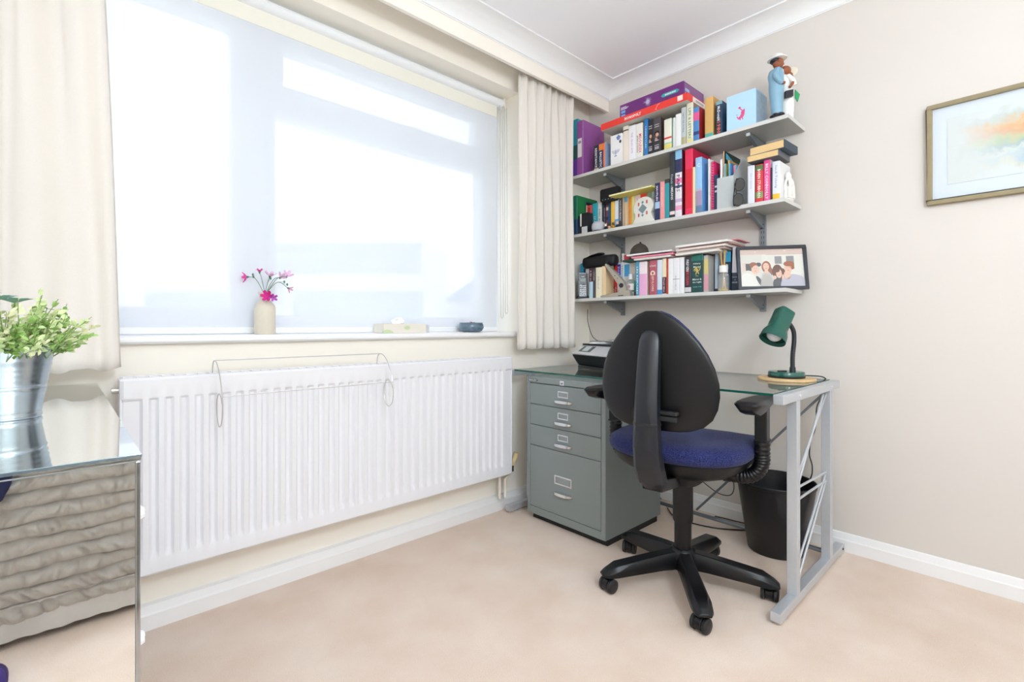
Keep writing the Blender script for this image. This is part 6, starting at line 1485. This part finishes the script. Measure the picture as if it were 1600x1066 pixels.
MB().lathe([(0, 0), (.006, 0), (.005, .010), (.0, .012)], (-.15, -.436, Z3 + .198 + .086), 10).build('knob', M('3F342E', .7, noise=.2), hg, smooth=True)

st = thing('stapler', 'heavy beige stapler with its arm raised on the bottom shelf', 'stapler', (-.205, -.31, Z3))
m_bei = M('B5AEA0', .35, metal=.3, noise=.04)
q = MB(); q.loft([[(-.224, -.226, Z3), (-.196, -.226, Z3), (-.196, -.422, Z3), (-.224, -.422, Z3)], [(-.224, -.226, Z3 + .010), (-.196, -.226, Z3 + .010), (-.196, -.422, Z3 + .010), (-.224, -.422, Z3 + .010)], [(-.220, -.240, Z3 + .013), (-.200, -.240, Z3 + .013), (-.200, -.415, Z3 + .032), (-.220, -.415, Z3 + .032)]])
q.build('base', m_bei, st, bevel=.001)
q = MB(); q.prism([(-.221, -.336, Z3 + .018), (-.221, -.350, Z3 + .040), (-.221, -.352, Z3 + .070), (-.221, -.374, Z3 + .076), (-.221, -.388, Z3 + .058), (-.221, -.396, Z3 + .018)], (.022, 0, 0)); q.build('frame', m_bei, st, bevel=.002)
q = MB(); q.prism([(-.222, -.354, Z3 + .046), (-.222, -.382, Z3 + .058), (-.222, -.380, Z3 + .078), (-.222, -.326, Z3 + .132), (-.222, -.278, Z3 + .174), (-.222, -.262, Z3 + .188), (-.222, -.253, Z3 + .184), (-.222, -.258, Z3 + .172), (-.222, -.308, Z3 + .110)], (.024, 0, 0)); q.build('arm', m_bei, st, bevel=.002)
MB().box(-.2165, -.2035, -.252, -.268, Z3 + .183, Z3 + .200).build('arm_tip', m_blk, st, bevel=.002)
MB().lathe([(0, 0), (.0125, 0), (.0125, -.004), (.010, -.006), (0, -.006)], (-.222, -.364, Z3 + .060), 20, 'x').build('pivot_cap', M('2A2D3A', .35, noise=0), st, smooth=True, angle=40)
for (yy, zz) in ((-.322, .116), (-.338, .100)): MB().lathe([(0, 0), (.0028, 0), (.0028, -.001), (0, -.001)], (-.222, yy, Z3 + zz), 10, 'x').build('screw', M('4A443C', .35, metal=.5, noise=0), st)
MB().box(-.2255, -.2243, -.345, -.378, Z3 + .003, Z3 + .007).build('lever', m_blk, st)

sb = thing('sanitiser_bottle', 'clear plastic hand gel bottle with white cap on the bottom shelf', 'bottle', (-.168, -.388, Z3))
m_clr = thin_glass('clear_plastic', (.95, .975, .97, 1), 1.2, .22)
bc0 = Vector((-.168, -.388, Z3))
BR_ = [(0, 0), (.022, 0), (.025, .004), (.025, .072), (.022, .082), (.011, .090), (.0095, .095), (0, .095)]
q = MB(); q.loft([[(bc0.x + r * .62 * math.cos(a), bc0.y + r * math.sin(a), bc0.z + z) for a in [2*PI*i/28 for i in range(28)]] for r, z in [(max(r, 1e-4), z) for r, z in BR_]]); q.build('bottle_body', m_clr, sb, smooth=True, angle=50)
q = MB(); q.loft([[(bc0.x + r * .60 * math.cos(a), bc0.y + r * .97 * math.sin(a), bc0.z + z) for a in [2*PI*i/28 for i in range(28)]] for r, z in ((.001, .002), (.023, .003), (.0235, .066), (.001, .067))]); q.build('gel', thin_glass('gel', (.86, .93, .91, 1), .4), sb, smooth=True, angle=50)
q = MB()
q.loft([[(bc0.x - r * .63 * math.cos(a) , bc0.y + r * 1.01 * math.sin(a), bc0.z + z) for a in [-1.2 + 2.4 * i / 14 for i in range(15)]] for r, z in ((.0251, .034), (.0251, .070))], False, False, False); q.build('label', M('F2F0EE', .5, noise=.02), sb, smooth=True)
q = MB()
q.loft([[(bc0.x - r * .63 * math.cos(a) , bc0.y + r * 1.01 * math.sin(a), bc0.z + z) for a in [-1.2 + 2.4 * i / 14 for i in range(15)]] for r, z in ((.0251, .003), (.0251, .026))], False, False, False); q.build('label', M('E6ECEA', .5, noise=.05), sb, smooth=True)
q = MB(); q.ball((bc0.x - .0160, bc0.y, bc0.z + .054), .008, 12, 8, (.06, 1, 1)); q.build('label_print', M('E59AA8', .5, noise=.1), sb)
MB().lathe([(0, .094), (.0115, .094), (.0115, .122), (.009, .124), (0, .124)], tuple(bc0), 20).build('cap', M('F6F6F5', .35, noise=0), sb, smooth=True, angle=40)

df_ = thing('reed_diffuser', 'glass reed diffuser with bamboo sticks on the bottom shelf', 'diffuser', (-.192, -.906, Z3))
dc = Vector((-.192, -.906, Z3))
MB().lathe([(0, 0), (.023, 0), (.0245, .003), (.0245, .072), (.021, .081), (.0125, .088), (.0125, .093), (0, .093)], tuple(dc), 28).build('bottle_body', m_clr, df_, smooth=True, angle=50)
MB().lathe([(0, .002), (.022, .002), (.022, .011), (0, .0112)], tuple(dc), 28).build('oil', M('D9B53A', .2, noise=.05), df_, smooth=True, angle=50)
MB().lathe([(.0135, .088), (.019, .088), (.019, .120), (.0135, .120)], tuple(dc), 28, cap0=False, cap1=False).build('collar', M('F6F4F2', .5, noise=0), df_, smooth=True, angle=50)
m_reed = M('E2B878', .7, noise=.1)
for i, (a, b_, c_) in enumerate(((-.024, -.006, .215), (-.018, .004, .206), (.002, .008, .212), (.006, -.004, .214), (.012, .004, .203))):
    MB().tube([dc - RV * (a * .42) + NF * (-b_ * .5) + Vector((0, 0, .006)), dc + RV * a * .85 + NF * b_ + Vector((0, 0, c_))], .0019, 6).build('reed', m_reed, df_, smooth=True)

# magazines and papers lying on the books
MG = [(-.232, -.070, -.448, -.655, .1850, .010, 'EDEBE8', 1.5, 'white magazine at the bottom of the left pile on the bottom shelf'), (-.240, -.075, -.438, -.672, .1955, .008, 'EE8AA0', 2.5, 'pink magazine in the left pile on the bottom shelf'), (-.225, -.07, -.440, -.64, .2040, .005, '4A3F4A', -2, 'dark magazine in the left pile on the bottom shelf'), (-.246, -.075, -.412, -.668, .2095, .008, 'F3F2F0', 2, 'white magazine on top of the left pile on the bottom shelf'),
      (-.238, -.060, -.690, -.905, .1850, .010, 'ECE6E0', -2, 'cream magazine at the bottom of the right pile, under the striped one'), (-.230, -.060, -.690, -.925, .1955, .009, 'C4B2AC', 1, 'brownish striped magazine in the right pile on the bottom shelf'), (-.242, -.058, -.695, -.940, .2050, .009, 'EBDDD6', -1.5, 'pale pink magazine in the right pile on the bottom shelf'), (-.225, -.060, -.700, -.955, .2145, .007, 'B58F84', 2, 'russet edged magazine in the right pile on the bottom shelf'), (-.246, -.055, -.694, -.952, .2220, .010, 'F2EEEA', -1, 'white magazine near the top of the right pile'), (-.205, -.060, -.720, -.975, .2325, .004, 'E59AA6', 1, 'rose paper sheet on top of the right pile')]
for (x0, x1, y0_, y1_, dz, th, c_, rz, lab) in MG:
    cx, cy = (x0 + x1) / 2, (y0_ + y1_) / 2; hx, hy = (x1 - x0) / 2, abs(y1_ - y0_) / 2
    t = thing('magazine', lab, 'magazine', (cx, cy, Z3 + dz), math.radians(rz), 'magazines on the bottom shelf books')
    n_ = 10; lo, hi_ = [], []
    for k in range(n_ + 1):
        y = -hy + 2 * hy * k / n_; sag = .0003 * math.sin(k * 1.3)
        lo.append((y, .0002 + sag)); hi_.append((y, th * .96 + sag))
    q = MB(); q.loft([[(xx, y, z) for y, z in lo] + [(xx, y, z) for y, z in reversed(hi_)] for xx in (-hx, hx)]); q.build('pages', M(c_, .7, noise=.07, scale=120), t, world=False)
    q = MB(); q.box(-hx - .0006, hx, -hy, hy, th * .93, th); q.build('cover', M({'4A3F4A': '2E2A34', 'C4B2AC': '9A7F78', 'B58F84': '7E4A40'}.get(c_, c_), .35, noise=.1, scale=20), t, world=False)

# ================================================================ PHOTO FRAME
A0 = Vector((-.2275, -.9900, Z3 + .0012)); A1 = Vector((-.0620, -1.2240, Z3 + .0012))
wv_ = (A1 - A0).normalized(); nv_ = Vector((wv_.y, -wv_.x, 0)); 
if nv_.x > 0: nv_ = -nv_
L_ = (A1 - A0).length; tl_ = math.radians(13)
uv_ = Vector((0, 0, math.cos(tl_))) - nv_ * math.sin(tl_); fnv = wv_.cross(uv_); 
if fnv.dot(nv_) < 0: fnv = -fnv
H_ = .205
pf = thing('photo_frame', 'black framed group photograph leaning at the free end of the bottom shelf', 'photo frame', tuple((A0 + A1) / 2))
def FQ(a, u, n_=0.0): return A0 + wv_ * a + uv_ * u + fnv * n_
q = MB(); bw = .0135
for (a0, a1, u0, u1) in ((0, L_, 0, bw), (0, L_, H_ - bw, H_), (0, bw, bw, H_ - bw), (L_ - bw, L_, bw, H_ - bw)):
    q.obox(FQ(a0, u0, -.012), wv_ * (a1 - a0), uv_ * (u1 - u0), fnv * .014)
q.build('frame', M('23242E', .35, noise=.05), pf, bevel=.0012)
q = MB(); q.obox(FQ(bw * .6, bw * .6, -.011), wv_ * (L_ - bw * 1.2), uv_ * (H_ - bw * 1.2), fnv * .004); q.build('backing', M('3A3A3C', .8, noise=0), pf)
ea = FQ(L_ * .30, .115, -.0125)
q = MB(); q.bar(ea, Vector((ea.x + .030, ea.y + .022, Z3 + .003)), .03, .003, (1, 0, 1)); q.build('easel_leg', M('2A2A2C', .7, noise=0), pf)
PW, PH_ = L_ - 2 * bw, H_ - 2 * bw
PHC = ['DCD6D0', 'D9BFB8', 'C9AFA4', 'B9B2AC', 'E2C9BE', 'E9C0AC', '9A5A3E', 'E3DFD8', 'C6C2C2', '5A5650', 'B98A7A', 'E6E2DC', '4A4A52', 'A8603E', 'B9B6C6', '6A3E2E', '8E8A8E']
pm = [M(c, .35, noise=.05, scale=200) for c in PHC]
q = MB()
def pr_(i, a0, a1, u0, u1, lev):
    q.use(i); q.obox(FQ(bw + a0 * PW, bw + u0 * PH_, -.006 + lev * .00018), wv_ * ((a1 - a0) * PW), uv_ * ((u1 - u0) * PH_), fnv * .0001)
def pe(i, a, u, ra, ru, lev, rot=0.0, lo=-1.0):
    q.use(i); pts = []
    for k in range(20):
        c_, s_ = math.cos(2*PI*k/20), max(lo, math.sin(2*PI*k/20))
        x_, y_ = ra * c_, ru * s_
        aa, uu = a + x_ * math.cos(rot) - y_ * math.sin(rot), u + x_ * math.sin(rot) + y_ * math.cos(rot)
        pts.append(FQ(bw + min(1, max(0, aa)) * PW, bw + min(1, max(0, uu)) * PH_, -.006 + lev * .00018))
    q.prism(pts, fnv * .0001)
pr_(0, 0, 1, 0, 1, 0); pr_(1, 0, 1, .86, 1, 1); pr_(7, .35, 1, .3, .855, 1); pr_(2, .42, 1, .845, .86, 2)
pr_(16, .555, .665, .60, .80, 2); pr_(16, .735, .855, .46, .80, 2); pr_(9, .085, .20, .36, .62, 2); pr_(4, .03, .085, .2, .64, 2)
pe(11, .25, .93, .012, .012, 2); pe(11, .72, .95, .018, .014, 2)
pe(0, .12, .10, .16, .34, 4); pe(11, .10, .05, .14, .32, 5); pe(5, .235, .46, .062, .125, 6); pe(6, .21, .58, .065, .075, 7); pe(12, .29, .59, .045, .055, 5); pe(5, .245, .47, .055, .10, 8); pe(12, .31, .12, .035, .18, 7, .35); pe(7, .22, .18, .03, .16, 7, .2)
pe(6, .415, .52, .075, .16, 5); pe(6, .475, .40, .035, .12, 6); pe(8, .41, .08, .105, .34, 7); pe(3, .41, .05, .095, .30, 8); pe(5, .41, .53, .048, .10, 9); pe(5, .41, .40, .03, .07, 8)
pe(15, .585, .38, .085, .20, 8); pe(15, .665, .28, .05, .20, 9); pe(12, .60, .05, .10, .22, 10); pe(5, .605, .34, .045, .12, 11); pe(5, .665, .18, .02, .14, 11); pe(15, .565, .44, .055, .07, 12, .3); pe(5, .535, .24, .03, .05, 11)
pe(14, .82, .02, .20, .30, 12); pe(5, .735, .30, .055, .12, 13); pe(5, .755, .47, .06, .13, 14); pe(13, .77, .59, .085, .07, 15); pe(13, .82, .52, .03, .08, 14); pe(14, .86, .06, .17, .24, 13)
for (a, u) in ((.235, .47), (.41, .535), (.605, .345), (.755, .47)):
    pe(10, a - .018, u + .02, .007, .008, 16); pe(10, a + .018, u + .02, .007, .008, 16); pe(10, a, u - .05, .018, .008, 16)
q.build('photograph', pm, pf)
q = MB(); q.obox(FQ(bw, bw, -.0015), wv_ * PW, uv_ * PH_, fnv * .0004); q.build('glazing', thin_glass('frame_glass', (.98, .985, .98, 1), .5), pf)

# ================================================================ FRAMED PAINTING
pt = thing('framed_painting', 'limed oak framed autumn watercolour on the right wall', 'painting', (-.015, -1.95, 1.605))
y0_, y1_, z0_, z1_ = -1.609, -2.235, 1.4165, 1.7965
m_oak = M('968869', .55, noise=.14, scale=40, name='limed_oak')
q = MB(); fw = .0165
q.box(-.024, -.001, y0_, y1_, z0_, z0_ + fw); q.box(-.024, -.001, y0_, y1_, z1_ - fw, z1_); q.box(-.024, -.001, y0_, y0_ - fw, z0_ + fw, z1_ - fw); q.box(-.024, -.001, y1_ + fw, y1_, z0_ + fw, z1_ - fw)
q.build('frame', m_oak, pt, bevel=.003)
MB().box(-.010, -.002, y0_ - .01, y1_ + .01, z0_ + .01, z1_ - .01).build('mount', M('DDE4EE', .8, noise=.01), pt)
m_art, nt, out = nodemat('watercolour')
b = nt.nodes.new('ShaderNodeBsdfPrincipled'); b.inputs['Roughness'].default_value = .8
tc = nt.nodes.new('ShaderNodeTexCoord'); sp = nt.nodes.new('ShaderNodeSeparateXYZ'); nt.links.new(tc.outputs['Object'], sp.inputs[0])
nz = nt.nodes.new('ShaderNodeTexNoise'); nz.inputs['Scale'].default_value = 26; nz.inputs['Detail'].default_value = 6; nz.inputs['Distortion'].default_value = .8
nt.links.new(tc.outputs['Object'], nz.inputs['Vector'])
nz2 = nt.nodes.new('ShaderNodeTexNoise'); nz2.inputs['Scale'].default_value = 8; nz2.inputs['Detail'].default_value = 4
nt.links.new(tc.outputs['Object'], nz2.inputs['Vector'])
def math_(op, a, b_):
    n = nt.nodes.new('ShaderNodeMath'); n.operation = op
    for i, v in enumerate((a, b_)):
        if hasattr(v, 'links'): nt.links.new(v, n.inputs[i])
        else: n.inputs[i].default_value = v
    return n.outputs[0]
h1 = math_('ADD', math_('MULTIPLY', sp.outputs['Z'], 4.0), math_('MULTIPLY', math_('SUBTRACT', nz2.outputs['Fac'], .5), .35))
h1 = math_('ADD', h1, math_('MULTIPLY', math_('SUBTRACT', nz.outputs['Fac'], .5), .45))
h1 = math_('ADD', h1, .5)
cr = nt.nodes.new('ShaderNodeValToRGB'); el = cr.color_ramp.elements
el[0].position = .05; el[0].color = hexc('DDE7F1'); el[1].position = .98; el[1].color = hexc('DDE3E6')
for p, c in ((.14, 'D9D6C6'), (.24, 'AFC8D8'), (.32, 'D6DDD4'), (.40, '7FA3B4'), (.46, '9CBB80'), (.54, 'C2BC6A'), (.64, 'DF9450'), (.78, 'E6B066'), (.88, 'C4CCC6')):
    e_ = el.new(p); e_.color = hexc(c)
nt.links.new(h1, cr.inputs[0])
# fades to bare paper towards the left end
fade = math_('ADD', math_('MULTIPLY', sp.outputs['Y'], -5.0), math_('ADD', math_('MULTIPLY', nz2.outputs['Fac'], 1.2), -.85))
fc_ = nt.nodes.new('ShaderNodeClamp'); nt.links.new(math_('ADD', fade, 1.3), fc_.inputs[0])
mx = nt.nodes.new('ShaderNodeMix'); mx.data_type = 'RGBA'; mx.inputs['A'].default_value = hexc('DCDFDE')
nt.links.new(fc_.outputs[0], mx.inputs['Factor']); nt.links.new(cr.outputs[0], mx.inputs['B']); nt.links.new(mx.outputs['Result'], b.inputs['Base Color']); nt.links.new(b.outputs[0], out.inputs[0])
ai_ = MB().box(-.0125, -.0102, -1.668, -2.176, 1.487, 1.735).build('artwork', m_art, pt)
for v in ai_.data.vertices: v.co += pt.location - Vector((0, -1.92, 1.611))
ai_.location = Vector((0, -1.92, 1.611)) - pt.location
MB().box(-.0155, -.0145, y0_ - fw, y1_ + fw, z0_ + fw, z1_ - fw).build('glazing', thin_glass('picture_glass', (.985, .99, .99, 1), .7), pt)
